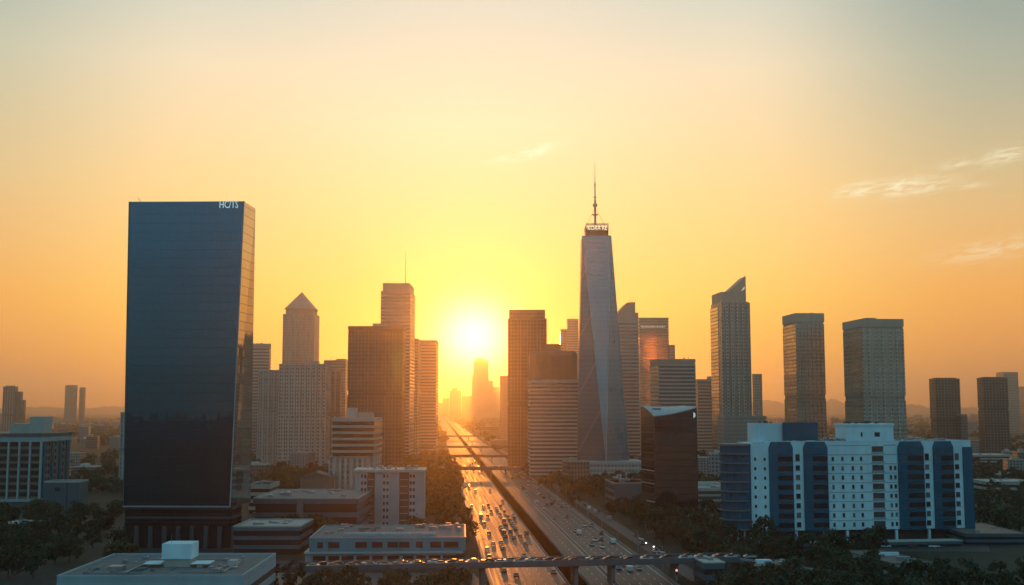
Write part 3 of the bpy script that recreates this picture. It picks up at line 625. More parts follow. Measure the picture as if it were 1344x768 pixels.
b = tower('apartment_tower', 'dark hazy slab, right one of the two short matching slabs on the right', 'tower', 'L', 1291, 1324, 1283.5, 1500, 497, 4, 'piers', glass='f_dark', wall='f_brown', nf=8, ns=5, frac=.4, pent=((.1,.9,.2,.8,2.2),), units=3)
tower('office_block', 'low hazy block joined to the foot of the left short matching slab', 'office block', 'L', 1260.5, 1269, 1259.5, 1490, 545, 4, 'grid', glass='f_brown', wall='tan', depth=26, units=0)
tower('office_tower', 'pale far-off slab behind the right short matching slab', 'tower', 'L', 1319, 1338, 1318, 2600, 489, 0, 'grid', glass='f_tan', wall='pink', depth=40, units=0)
tower('office_tower', 'far-off slab cut by the right edge of frame', 'tower', 'L', 1347, 1362, 1340, 2700, 508, 0, 'grid', glass='f_tan', wall='pink', depth=40, units=0)
# far left
b = tower('apartment_tower', 'stepped hazy tower alone near the left edge of frame', 'tower', 'R', 3, 19, 19.5, 2400, 508, 0, 'piers', glass='f_brown', wall='tan', nf=5, ns=4, depth=14, units=0)
block(b, 'side_wing', b.w/2, b.lx(27,514), 2, 13, 0, b.z(514), 'f_brown'); block(b, 'side_wing', b.lx(27,514)+.1, b.lx(31,524), 3, 12, 0, b.z(525), 'f_brown'); block(b, 'penthouse', -b.w/2+4, b.w/2-5, 3, 11, b.H-.5, b.H+3, 'tan')
tower('office_tower', 'wider one of two far hazy towers left of the dark glass tower', 'tower', 'R', 84.5, 98.3, 100.5, 3600, 506, 0, 'grid', glass='f_tan', wall='pink', depth=16, units=0)
tower('office_tower', 'thinner one of two far hazy towers left of the dark glass tower', 'tower', 'R', 103.5, 109.5, 111, 3620, 509, 0, 'grid', glass='f_tan', wall='pink', depth=14, units=0)
tower('office_tower', 'narrow slab half hidden behind the left edge of the dark glass tower', 'tower', 'R', 158.5, 175, 176, 900, 543, 0, 'piers', glass='f_grey', wall='concrete', nf=3, ns=3, depth=20, units=0)
# far skyline below the sun
FARL = ((581,589,523,7600),(590,605,513,7400),(593,600,509.5,7390),(606,621,520,7700),(621,641,474,7000),(641,647,500,7050),(645,655,508,7300),(634,660,516,7800),(575,584,529,7900))
FN = ('small stub', 'broad block under the second step', 'narrow step on the broad block', 'low block left of the tallest', 'tallest sunlit tower', 'narrow block on the right of the tallest', 'stepped block', 'long low block', 'lowest block at the left')
FL = ('small low silhouette left of the stepped far block, just under the sun', 'broad far silhouette left of the highest one, under the sun', 'narrow far silhouette poking above the broad one under the sun',
      'low far silhouette touching the left foot of the highest one under the sun', 'highest far silhouette in the bright haze right under the sun', 'narrow far silhouette on the right shoulder of the highest one',
      'far silhouette nearest the tall brown slab, under the sun', 'long low far silhouette behind the highest one under the sun', 'lowest far silhouette beside the sunlit orange banded tower')
for (a, c2, vt, dd), lb in zip(FARL, FL):
    b = tower('hazy_tower', lb, 'tower', 'L', a, c2, a-.5, dd, vt, 0, 'grid', glass='f_tan', wall='pink', depth=50, units=0)
    if vt == 474:
        block(b, 'shoulder', -b.w/2-9, -b.w/2-.2, 5, 45, 0, b.z(493), 'f_tan'); block(b, 'penthouse', -b.w/2+14, b.w/2-30, 10, 40, b.H-.3, b.z(470), 'tan'); block(b, 'penthouse', b.w/2-24, b.w/2-8, 10, 40, b.H-.3, b.z(471.5), 'tan')

# --- mid-left blocks
b = place('apartment_block', 'mid-rise block with deep pale balcony bands, left of the dark brown slab foot', 'apartment block', 'R', 437.5, 491, 500, 780, 1)
w, D = b.w, b.D; H = b.z(550, w/2); zm = b.z(599, w/2)
q = MB(); rg, pk = bands(w, D, zm, H, 4.35, .42, 1.1); q.stack(rg, pk); q.build('balcony_facade', [M['concrete'], M['win']], b.root)
pts, flg = crenel(w+3, D+2, 8, 4, .45, 1.0); q = MB(); q.stack([([(x-1.0,y-1) for x,y in pts],0),([(x-1.0,y-1) for x,y in pts],zm-.6)], lambda i, e: flg[e]); q.build('lower_facade', [M['concrete'], M['f_grey']], b.root)
q = MB(); q.box(-w/2-2.9, w/2+1.0, -1.4, D+1.4, zm-.6, zm); q.build('ledge', M['concrete'], b.root)
parapet(b, -w/2-1.1, w/2+1.1, -1.1, D+1.1, H-.01, .8, .3)
block(b, 'penthouse', b.lx(455,545,5), b.lx(468,545,5), 5, 12, H-.2, b.z(535.5,0,5), 'concrete'); block(b, 'penthouse', b.lx(469,545,5), b.lx(489,545,5), 6, 14, H-.2, b.z(541.5,0,6), 'tan')
mast(b, b.lx(476), 7, H+3, H+9, .2)

b = place('apartment_block', 'pale eight-storey block with small windows and brown recessed strips, left of the highway', 'apartment block', 'R', 467, 556.5, 558, 578, 1.5, depth=22)
w, D = b.w, b.D; H = b.z(620, 0); zt = H
cols = [(467,474,0),(474,483,2),(483,493,1),(493,503,0),(503,512,2),(512,525,0),(525,538,1),(538,546,2),(546,557,0)]
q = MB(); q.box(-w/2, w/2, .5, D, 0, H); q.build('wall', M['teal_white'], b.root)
nfl = 8; fh = (H-1)/nfl
for a, c2, k in cols:
    x0, x1 = b.lx(a), b.lx(c2)
    if k != 1: q = MB(); q.box(x0+.02, x1-.02, 0, .48, 0, H-.02); q.build('wall_pier', M['teal_white'], b.root)
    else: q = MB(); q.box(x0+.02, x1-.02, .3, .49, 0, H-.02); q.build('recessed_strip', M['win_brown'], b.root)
    for j in range(nfl):
        if k == 2:
            for s_ in (.25,.75):
                xm = x0+(x1-x0)*s_; q = MB(); q.box(xm-.55, xm+.55, -.06, .1, .8+j*fh+.9, .8+j*fh+2.4); q.build('window', M['win'], b.root)
        elif k == 1:
            q = MB(); q.box(x0+.5, x1-.5, -.25, .29, .6+j*fh, .9+j*fh); q.build('balcony_slab', M['concrete'], b.root)
q = MB(); q.box(-w/2-.8, w/2+.8, -.8, D+.8, H, H+1.3); q.build('roof_slab', M['concrete'], b.root)
rooftop(b, -w/2+1, w/2-1, 1, D-1, H+1.3, 12, 5, 'metal', (1,2.4), (.5,1.4))

b = place('low_office', 'low dark three-storey office with a flat pale roof, right of the dark glass tower', 'office', 'L', 338, 470, 333, 530, 0, depth=55)
w, D = b.w, b.D; H = b.z(655, 0)
q = MB(); rg, pk = bands(w, D, 0, H, 5.4, .34, .9); q.stack(rg, pk, cap=0); q.build('facade', [M['blue_grey'], M['win']], b.root)
q = MB(); q.box(-w/2+1, w/2-1, 1, D-1, H, H+.25); q.build('roof', M['roof'], b.root); parapet(b, -w/2-.9, w/2+.9, -.9, D+.9, H+.01, .7, .35)
block(b, 'stair_core', b.lx(390,655,-1), b.lx(398,655,-1), -1.6, .5, 0, H+.2, 'concrete_dark'); rooftop(b, -w/2+3, w/2-3, 4, D-4, H+.25, 16, 9, 'metal', (1.2,4), (.5,1.5))
b = place('low_hall', 'long low dark terrace wing in front of the three-storey office', 'hall', 'L', 312, 396, 308, 478, 0, depth=30)
w, D = b.w, b.D; H = b.z(692, 0); q = MB(); rg, pk = bands(w, D, 0, H, 3.2, .4, .5); q.stack(rg, pk); q.build('facade', [M['blue_grey'], M['win']], b.root); parapet(b, -w/2-.5, w/2+.5, -.5, D+.5, H+.01, .6, .35); rooftop(b, -w/2+3, w/2-3, 4, D-4, H, 8, 19, 'metal', (1.2,3), (.5,1.2))
b = place('gabled_house', 'small brown building with a pale gabled roof behind the three-storey office', 'house', 'L', 396, 434, 393, 760, 0, depth=18)
w, D = b.w, b.D; H = b.z(626, 0); q = MB(); q.stack([(rect(-w/2,w/2,0,D),0),(rect(-w/2,w/2,0,D),H)]); q.build('wall', M['brown'], b.root)
q = MB(); q.add([(-w/2-.5,-.6,H),(w/2+.5,-.6,H),(0,-.6,H+3.4),(-w/2-.5,D+.6,H),(w/2+.5,D+.6,H),(0,D+.6,H+3.4)], [(0,1,2),(3,5,4),(0,2,5,3),(1,4,5,2),(0,3,4,1)]); q.build('roof', M['roof_brown'], b.root)
for k in range(4): q = MB(); x = -w/2+(k+.5)*w/4; q.box(x-1.2,x+1.2,-.08,.1,1.5,4); q.build('window', M['win'], b.root)
b = place('brick_annex', 'low brown flat-roofed annex against the right side of the dark glass tower', 'annex', 'L', 330, 356, 320, 660, 0, depth=26)
w, D = b.w, b.D; H = b.z(637, 0); q = MB(); q.stack(*bands(w, D, 0, H, 3.8, .5, .3)); q.build('facade', [M['pink'], M['win']], b.root); parapet(b, -w/2-.4, w/2+.4, -.4, D+.4, H-.05, .8, .35, 'concrete'); rooftop(b, -w/2+2, w/2-2, 2, D-2, H, 4, 8)

b = place('market_hall', 'long low hall with a bright blue upper wall over white bays, left of the highway', 'hall', 'R', 409, 612, 613, 443, 2.5, depth=48)
w, D = b.w, b.D; H = b.z(707, 0); zm = b.z(724, 0)
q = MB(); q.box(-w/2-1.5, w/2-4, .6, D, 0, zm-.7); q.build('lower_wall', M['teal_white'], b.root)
q = MB(); q.box(-w/2, w/2, 0, D, zm, H); q.build('upper_wall', M['blue_paint'], b.root)
q = MB(); q.box(-w/2-1.8, w/2-1, -.8, D+.3, zm-.7, zm-.02); q.build('canopy_ledge', M['teal_white'], b.root)
Z4 = lambda x: 390+x/5.6
for a, c2 in ((165,205),(245,325),(440,525),(562,640),(675,752),(758,835),(882,930),(985,1065),(1085,1190)):
    q = MB(); q.box(b.lx(Z4(a)), b.lx(Z4(c2)), -.06, .15, zm+1.5, zm+3.6); f = q.build('window', M['win'], b.root)
    q = MB(); q.box(b.lx(Z4(a))-.1, b.lx(Z4(c2))+.1, -.14, -.04, zm+1.25, zm+1.48); q.build('sill', M['blue_grey'], f)
for a, c2 in ((132,225),(245,325),(342,430),(450,545),(565,645),(675,762),(785,865),(882,952),(975,1060),(1078,1205)):
    q = MB(); q.box(b.lx(Z4(a)), b.lx(Z4(c2)), .5, .75, .4, zm-1.6); q.build('bay_opening', M['win'], b.root)
parapet(b, -w/2-.1, w/2+.1, -.1, D+.1, H-.02, .5, .5, 'blue_paint')
q = MB(); q.box(-w/2+.6, w/2-.6, .6, D-.6, H-.1, H+.15); q.build('roof', M['roof'], b.root)
for k in range(26):
    x = b.lx(Z4(345))+(b.lx(Z4(1010))-b.lx(Z4(345)))*k/25
    q = MB(); q.stack([(rect(x-.75,x+.75,9,12),H+.15),(rect(x-.75,x+.75,9,12),H+.8),(rect(x-.3,x+.3,9.3,11.7),H+1.25)]); q.build('roof_vent', M['teal_white'], b.root)
rooftop(b, w/2-32, w/2-1, 22, D-2, H+.15, 14, 3, 'metal', (1.2,3), (.6,1.6)); rooftop(b, -w/2+1, -w/2+14, 12, D-2, H+.15, 9, 4, 'metal', (1,2.4), (.5,1.4)); rooftop(b, -w/2+14, w/2-32, 20, D-2, H+.15, 10, 14, 'roof', (1.4,4), (.5,1.2))

# --- bottom-left flat roof
b = place('flat_roof_block', 'wide flat-roofed block in the bottom left corner with a white roof hut', 'building', 'R', 77, 318, 340, 319, 1, depth=47, v=751)
w, D = b.w, b.D; H = 14.0
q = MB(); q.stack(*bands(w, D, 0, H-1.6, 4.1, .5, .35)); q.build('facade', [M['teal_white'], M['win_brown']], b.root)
q = MB(); q.box(-w/2-.3, w/2+.3, -.3, D+.3, H-1.6, H-.3); q.build('fascia', M['teal_white'], b.root)
parapet(b, -w/2-.35, w/2+.35, -.35, D+.35, H-.29, .75, .45, 'teal_white')
q = MB(); q.box(-w/2+.3, w/2-.3, .3, D-.3, H-.28, H-.1); q.build('roof', M['roof'], b.root)
x0, x1 = b.lx(213,730,20), b.lx(252,730,20)
block(b, 'roof_hut', x0+.5, x1-.5, 20, 27, H-.1, H+2.2, 'concrete'); block(b, 'roof_hut_top', x0, x1, 19.4, 27.4, H+2.2, b.z(714,0,19.4), 'white')
block(b, 'canopy', x0-5, x0-.05, 18, 25, H+.9, H+1.1, 'white'); block(b, 'canopy', x1+.05, x1+5.5, 18, 25, H+.9, H+1.1, 'white')
mast(b, x0+2, 22, H+4, H+9, .1, m='metal'); block(b, 'roof_hatch', -w/2+9, -w/2+13, 13, 17, H-.1, H+1.0, 'metal'); block(b, 'roof_hatch', w/2-9, w/2-6.5, 22, 26, H-.1, H+1.4, 'concrete')
block(b, 'roof_duct', -w/2+16, -w/2+16.8, 5, 24, H-.1, H+.5, 'metal'); rooftop(b, w/2-18, w/2-4, 6, 20, H-.1, 14, 31, 'metal', (.7,1.8), (.3,.9)); rooftop(b, -w/2+3, w/2-3, 26, D-2, H-.1, 10, 33, 'metal', (.7,1.8), (.3,.9))
for k_, (xa_, ya_, xb_, yb_) in enumerate(((-20,6,-4,6),(-20,6,-20,22),(6,8,18,8),(18,8,18,30),(-10,34,16,34),(2,12,2,19))):
    q = MB(); q.tube((xa_,ya_,H+.15),(xb_,yb_,H+.15),.14,.14,6); q.build('roof_pipe', M['metal'], b.root)
for k_ in range(9):
    xx, yy = tr0.uniform(-w/2+3,w/2-8), tr0.uniform(3,D-8); q = MB(); q.box(xx,xx+tr0.uniform(2,6),yy,yy+tr0.uniform(2,6),H-.11,H-.075+k_*.004); q.build('roof_patch', M['roof_brown' if k_ % 2 else 'concrete_dark'], b.root)
rooftop(b, -w/2+3, 0, 3, 18, H-.1, 8, 35, 'roof', (.8,2), (.3,.6))

# --- right: black tower, blue shed, hotel and low buildings
d_ = 606; zb1 = zat(532,d_+14)
b = place('black_tower', 'black glass tower with a swooping pale slanted roof, left of the hotel', 'tower', 'L', 858.5, 914.5, 841, d_, 14)
w, D = b.w, b.D
zA, zB, zC = b.z(546,-w/2), b.z(534,w/2), b.z(532.5,-w/2,D)
N_ = 10
poly = [(-w/2+w*k/N_, 0) for k in range(N_)]+[(w/2, D*k/6) for k in range(6)]+[(w/2-w*k/N_, D) for k in range(N_)]+[(-w/2, D-D*k/6) for k in range(6)]
def rz(x, y):
    s = (x+w/2)/w; t = y/D
    f0 = zA+(zB-zA)*(.35*s+.65*s*s); l0 = (zC-zA)*(1-(1-t)**1.6)
    return f0+l0*(1-s)+s*t*.6
q = MB(); q.stack([(poly,0),([(x,y,rz(x,y)) for x,y in poly],0)], lambda i, e: 0); nv = len(poly)
q.f.pop(); q.mi.pop(); q.build('glazing', M['g_black'], b.root)
q = MB()
gx, gy = 10, 8
for i in range(gx+1):
    for j in range(gy+1):
        x = -w/2-.25+(w+.5)*i/gx; y = -.25+(D+.5)*j/gy; q.v.append((x,y,rz(min(max(x,-w/2),w/2),min(max(y,0),D))+.12))
for i in range(gx):
    for j in range(gy): q.f.append((i*(gy+1)+j,(i+1)*(gy+1)+j,(i+1)*(gy+1)+j+1,i*(gy+1)+j+1)); q.mi.append(0)
o = q.build('roof', M['teal_white'], b.root); md = o.modifiers.new('thickness', 'SOLIDIFY'); md.thickness = .5; md.offset = -1
block(b, 'roof_hatch', -w/2+3, -w/2+7.5, D*.45, D*.7, rz(-w/2+5,D*.5)-.2, rz(-w/2+5,D*.5)+.5, 'dark_metal')
for z in (b.z(636,-w/2), b.z(660,-w/2), b.z(619,-w/2)): q = MB(); q.box(-w/2-.25, -w/2+.05, .3, D-.3, z, z+.5); q.build('ledge', M['concrete'], b.root)
block(b, 'corner_trim', -w/2-.2, -w/2+.15, -.2, .15, 0, zA-.2, 'dark_metal')
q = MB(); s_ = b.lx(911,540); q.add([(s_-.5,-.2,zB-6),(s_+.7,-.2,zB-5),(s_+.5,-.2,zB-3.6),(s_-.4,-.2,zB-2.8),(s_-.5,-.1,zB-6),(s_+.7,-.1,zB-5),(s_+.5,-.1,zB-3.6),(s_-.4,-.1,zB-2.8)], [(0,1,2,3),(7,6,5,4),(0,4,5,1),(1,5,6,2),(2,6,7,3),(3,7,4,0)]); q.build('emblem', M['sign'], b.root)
block(b, 'entrance_canopy', -2, 8, -4, -.02, 3.4, 3.9, 'concrete')

b = place('blue_shed', 'low box building with a blue-grey blank end wall, left of the black tower', 'building', 'L', 806, 850, 793.5, 690, 5)
w, D = b.w, b.D; D = min(D, 60); H = b.z(634,-w/2); q = MB(); q.stack([(rect(-w/2,w/2,0,D),0),(rect(-w/2,w/2,0,D),H)]); q.build('wall', M['blue_grey'], b.root); parapet(b, -w/2-.2, w/2+.2, -.2, D+.2, H-.5, .8, .35, 'pink')
q = MB(); q.box(-w/2+.4,w/2-.4,.4,D-.4,H-.4,H); q.build('roof', M['roof_brown'], b.root)
for j in range(3):
    q = MB(); q.box(-w/2-.12, -w/2+.1, 2, D-2, 2.6+j*4.2, 4.9+j*4.2); q.build('window_strip', M['win'], b.root)
rooftop(b, -w/2+2, w/2-2, 2, D-2, H, 5, 2)
b = place('parking_deck', 'low grey parking deck with pale ramps, between the black tower and the hotel', 'car park', 'L', 912, 968, 908, 720, 0, depth=60)
w, D = b.w, b.D; H = b.z(642,0); q = MB(); q.stack(*bands(w, D, 0, H, 3.4, .4, .5)); q.build('deck', [M['concrete'], M['win_brown']], b.root); parapet(b, -w/2-.5, w/2+.5, -.5, D+.5, H+.02, .9, .3); rooftop(b, -w/2+3, w/2-3, 3, D-3, H, 14, 77, 'metal', (1.6,4), (.6,1.5)); block(b, 'ramp_wall', -w/2+3, w/2-3, 24, 25, H, H+2.2, 'concrete')

# --- the hotel
b = place('hotel_block', 'wide white hotel with dark blue glazed bays and roof huts, lower right', 'hotel', 'L', 1009, 1276, 1000, 519, 8, depth=24, v=640)
w, D = b.w, b.D; HT = b; z0 = b.z(697,-w/2); H = b.z(581.5,-w/2); nfl = 9; fh = (H-1.2-z0)/nfl
Z6 = lambda x: 940+x/3.733
LX = lambda x: b.lx(Z6(x), 640)
q = MB()
body = [(-w/2,0),(w/2,0),(w/2,D),(-w/2-6,D),(-w/2-7,3.2)]
q.stack([(body,z0),(body,H-.2)], bottom=True); q.build('wall', M['white'], b.root)
for a, c2 in ((260,378),(430,548),(893,1020),(1066,1166),(1212,1254)):
    x0, x1 = LX(a), LX(c2); q = MB(); n = 7; end = a == 1212
    arc = [(x0+(x1-x0)*k/n, -.05-1.5*(math.sin(math.pi*(.12+.76*k/n)))) for k in range(n+1)]
    poly = arc+[(x1,.4),(x0,.4)] if not end else [(x0,-.5),(x1+.5,-.5),(x1+.5,D*.7),(x1-.4,D*.7),(x1-.4,.4),(x0,.4)]
    q.stack([(poly,z0-.3),(poly,H-2.2)], bottom=True); q.build('glazed_bay', M['navy'], b.root)
    if end: continue
    cxm = (x0+x1)/2
    ins = [((p[0]-cxm)*.8+cxm, p[1]+.35) for p in poly]; q = MB(); q.stack([(poly,H-2.18),(ins,H+.5)]); q.build('bay_cap', M['navy'], b.root)
    for j in range(nfl):
        pr = [((p[0]-cxm)*.94+cxm, p[1]-.28) for p in arc]+[((x1-cxm)*.94+cxm,.3),((x0-cxm)*.94+cxm,.3)]
        if a == 260: pr = [(max(p[0], x0+(x1-x0)*.34), p[1]) for p in pr]
        q = MB(); q.stack([(pr,z0+j*fh+.6),(pr,z0+j*fh+.85)], bottom=True); q.build('bay_ledge', M['blue_grey'], b.root)
        if j < nfl-1:
            lo, hi = x0+(x1-x0)*.34, x0+(x1-x0)*.93
            q = MB(); q.box(lo, hi, -1.75, -1.3, z0+j*fh+1.5, z0+j*fh+3.6); q.build('window', M['win'], b.root)
wr_ = random.Random(8)
def win(xc, j, ww_=1.1, hh=1.7, dz=1.5, y=-.06):
    q = MB(); q.box(xc-ww_/2, xc+ww_/2, y, y+.2, z0+j*fh+dz, z0+j*fh+dz+hh); f_ = q.build('window', M[wr_.choice(('win','win','win','win_blind','win_curtain'))], b.root)
    q = MB(); q.box(xc-ww_/2-.15, xc+ww_/2+.15, y-.18, y+.1, z0+j*fh+dz-.22, z0+j*fh+dz-.02); q.build('sill', M['teal_white'], f_); return f_
for j in range(8):
    for xz in (575,622,672,714,858,880):
        if j == 7 and xz in (858, 880): continue
        win(LX(xz), j)
    for xz in (402,1037,1184): win(LX(xz), j, 2.0, 2.2 if j < 7 else 3.0)
for j in range(nfl):
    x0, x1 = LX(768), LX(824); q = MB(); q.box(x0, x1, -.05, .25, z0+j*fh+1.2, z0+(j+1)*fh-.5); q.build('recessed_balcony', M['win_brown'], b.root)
    q = MB(); q.box(x0-.2, x1+.2, -.5, -.06, z0+j*fh+.3, z0+j*fh+1.15); q.build('balcony_rail', M['teal_white'], b.root)
for xa, xb_ in ((552,765),(828,890)):
    for j in range(1, nfl+1):
        q = MB(); q.box(LX(xa)+.1, LX(xb_)-.1, -.16, -.004, z0+j*fh-.12, z0+j*fh+.12); q.build('string_course', M['teal_white'], b.root)
# rounded end with balconies
ce = []
for k in range(9):
    a = k/8; ang = R(-62-118*a); ce.append((-w/2-11.5+6.2*math.cos(ang)-(a*1.5), 9.6+7.6*math.sin(ang)))
poly = list(reversed(ce))+[(-w/2-7.02,3.3)]+[(-w/2-6.02,D-1),(-w/2-14,D-1)]
q = MB(); q.stack([(poly,z0+.3),(poly,H-.6)], bottom=True); q.build('rounded_end', M['navy'], b.root)
for j in range(nfl+1):
    c0 = Vector((-w/2-10.5, 11)); pr = [tuple(c0+(Vector(p)-c0)*1.13) for p in reversed(ce)]+[(-w/2-8.5,8),(-w/2-8.5,D-2),(-w/2-14.2,D-2)]
    q = MB(); q.stack([(pr,z0+j*fh+.2-.3*(j == nfl)),(pr,z0+j*fh+.75-.3*(j == nfl))], bottom=True); q.build('balcony_slab', M['concrete_dark'], b.root)
for j in range(8):
    for t in (.2,.75):
        p = Vector((-w/2,0)).lerp(Vector((-w/2-7,3.2)), t)
        q = MB(); q.box(-.45,.45,-.1,.1,z0+j*fh+1.6,z0+j*fh+3.0); o = q.build('window', M['win'], b.root); o.location = (p.x, p.y-.02, 0); o.rotation_euler.z = math.atan2(-3.2, 7)
for xz in (215,240,390,525,640,745,880,1040,1178,1236):
    q = MB(); q.box(LX(xz)-.55, LX(xz)+.55, .3, 1.4, 0, z0-.31); q.build('column', M['white'], b.root)
for k in range(5):
    q = MB(); x = -w/2-14.5+k*2.6; q.box(x-.35, x+.35, 9-k*1.3, 9.7-k*1.3, 0, z0+.2); q.build('column', M['white'], b.root)
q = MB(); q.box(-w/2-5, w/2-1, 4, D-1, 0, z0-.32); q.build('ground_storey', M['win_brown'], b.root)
parapet(b, -w/2, w/2, -.02, D, H-.2, 1.0, .35, 'white')
q = MB(); q.box(-w/2+.5, w/2-.5, .5, D-.5, H-.19, H); q.build('roof', M['roof'], b.root)
R6 = lambda x, y: b.lx(Z6(x), 565, y)
block(b, 'roof_hut', R6(182,5), R6(328,5), 5, 13, H, b.z(555.5,-w/2,5), 'white'); block(b, 'screen_wall', R6(328,3.4), R6(497,3.4), 3.4, 4.2, H+1, b.z(554.5,-w/2,4), 'navy')
for xz in (340,410,485): block(b, 'screen_post', R6(xz,5)-.2, R6(xz,5)+.2, 4.25, 4.6, H-.1, H+6, 'dark_metal')
q = MB(); x0, x1 = R6(637,4), R6(868,4); zt = b.z(556,0,4); q.stack([(rect(x0,x1,4,16),H),(rect(x0,x1,4,16),zt-1.0),(rect(x0-.4,x1+.4,3.6,16.4),zt-1.0),(rect(x0-.4,x1+.4,3.6,16.4),zt)]); q.build('penthouse', M['white'], b.root)
for xz, ww_ in ((712,.8),(788,2.6)): q = MB(); q.box(R6(xz,4)-ww_/2, R6(xz,4)+ww_/2, 3.9, 4.1, zt-6, zt-4); q.build('window', M['win'], b.root)
rooftop(b, R6(500,8), R6(636,8), 2, 16, H, 22, 51, 'metal', (.8,2.2), (.6,1.8)); rooftop(b, R6(330,8), R6(490,8), 6, 18, H, 10, 52, 'metal', (.8,2.2), (.6,1.6)); rooftop(b, R6(875,8), w/2-1, 2, 20, H, 26, 53, 'metal', (.8,2.4), (.5,1.6))
rooftop(b, x0+1, x1-1, 5, 15, zt, 7, 54, 'dark_metal', (.7,2), (.5,1.0)); rooftop(b, R6(200,8), R6(320,8), 6, 12, b.z(555.5,-w/2,5), 4, 55, 'dark_metal', (.6,1.2), (.4,.8))
mast(b, w/2-.6, 1, H, H+2.6, .2, m='metal')

def lowroof(label, uA, uB, vf, hh, depth, th, wallm, roofm, units, seed, cat='building', name='low_building', fl=3.3):
    d2 = dist(vf, hh); bb = place(name, label, cat, 'L', uA, uB, uA-1, d2, th, depth, v=vf); w2, D2 = bb.w, bb.D
    q = MB(); q.stack(*bands(w2, D2, 0, hh-.4, fl, .5, .25)); q.build('facade', [M[wallm], M['win']], bb.root)
    q = MB(); q.stack([(grow(w2,D2,.5),hh-.4),(grow(w2,D2,.5),hh),(grow(w2,D2,.1),hh),(grow(w2,D2,.1),hh-.2)]); q.build('roof', M[roofm], bb.root)
    rooftop(bb, -w2/2+1, w2/2-1, 1, D2-1, hh-.2, units, seed, 'metal', (1,2.6), (.5,1.2)); return bb
bb = lowroof('brown-roofed low building with one white roof unit, beside the right bridge end', 990, 1052, 743, 6, 16, 5, 'teal_white', 'roof_brown', 3, 61)
block(bb, 'skylight', -5, 0, 7, 10, 5.8, 7, 'white')
bb = lowroof('brown-roofed low building with a white roof strip, in front of the hotel', 1172, 1222, 739, 6, 36, 10, 'teal_white', 'roof_brown', 4, 62); block(bb, 'skylight', -4, 6, 20, 21.2, 5.8, 7, 'white')
lowroof('long low blue-grey building with a brown roof, at the right end of the hotel', 1268, 1346, 700, 5, 46, 0, 'blue_grey', 'roof_brown', 4, 63, fl=2.4)
q = lowroof('low blue-grey terrace wall building along the foot of the hotel', 1030, 1262, 713, 2.6, 6, 8, 'blue_grey', 'concrete', 0, 64, fl=2.2)
lowroof('pale low block half hidden by trees under the right bridge end', 925, 950, 738, 8, 14, 6, 'blue_grey', 'concrete', 2, 65)
lowroof('long pale low block in the haze right of the hotel', 1296, 1360, 632, 8, 30, 0, 'concrete', 'concrete', 6, 66)
lowroof('pale low block with many roof units just right of the hotel roof', 1280, 1330, 597, 12, 40, 0, 'concrete', 'concrete', 6, 67)
lowroof('low dark shop row at the left edge under the finned office block', -10, 30, 690, 7, 24, 0, 'concrete_dark', 'concrete', 3, 68)

# ------------------------------------------------------------------ bridges over the highway
def bridge(label, t, s0, s1, z, wd, fasc=1.5, rail=1.0, npier=6, ang=math.atan(RS)):
    p = hw(0, t); root = thing('road_bridge', label, 'bridge', (p.x, p.y, 0), ang)
    q = MB(); q.stack([([(s0,0),(s1,0),(s1,wd),(s0,wd)],z-fasc),([(s0,0),(s1,0),(s1,wd),(s0,wd)],z)], bottom=True); q.build('deck', M['bridge_concrete'], root)
    for y in (0,wd-.4):
        q = MB(); q.box(s0, s1, y-.15, y+.25, z-.5, z+rail); q.build('parapet', M['bridge_concrete'], root)
        if t < 500:
            q = MB(); q.tube((s0,y+.05,z+rail+.28),(s1,y+.05,z+rail+.28),.05,.05,6)
            q.build('handrail', M['metal'], root)
            for k_ in range(int((s1-s0)/4)):
                x_ = s0+2+k_*4; q = MB(); q.tube((x_,y+.05,z+rail-.02),(x_,y+.05,z+rail+.28),.04,.04,5); q.build('handrail_post', M['metal'], root)
    q = MB(); q.box(s0, s1, .5, wd-.6, z, z+.06); q.build('carriageway', M['asphalt_worn'], root)
    for s in (S_L0-2.5, S_L1+3, S_M1, S_R1+2.5, S_L0-28, S_R1+28)[:npier]:
        if s0 < s < s1:
            q = MB(); zz = -8 if s == S_L1+3 else 0; q.stack([(rect(s-.6,s+.6,wd*.2,wd*.8),zz),(rect(s-.6,s+.6,wd*.2,wd*.8),z-fasc-1.2),(rect(s-.6,s+.6,.4,wd-.4),z-fasc-.01)]); q.build('pier', M['concrete_dark'], root)
    return root
BRZ, BRT, BRA = 7.0, 390, R(9)
bridge('nearest long road bridge crossing the highway at the bottom, with a queue of cars', BRT, -78, 107, BRZ, 11.0, .9, 1.05, 6, BRA)
br_ = bpy.data.objects['road_bridge']
q = MB(); q.add([(107.02,0,BRZ-.95),(107.02,11,BRZ-.95),(107.02,0,BRZ),(107.02,11,BRZ),(152,0,.02),(152,11,.02),(107.02,0,0),(107.02,11,0)], [(2,4,5,3),(6,4,2),(7,3,5),(6,2,3,7)]); q.build('approach_ramp', M['bridge_concrete'], br_)
bridge('second road bridge over the highway, with a shining line of traffic', 1010, -40, 150, 7.0, 14, 1.6)
bridge('third road bridge over the highway, just beyond the shining one', 1262, -30, 140, 7.0, 12, 1.5)
bridge('fourth thin road bridge far along the highway', 1560, -30, 140, 7.0, 12, 1.5)
bridge('farthest thin road bridge in the bright haze', 2150, -30, 140, 7.0, 12, 1.5)

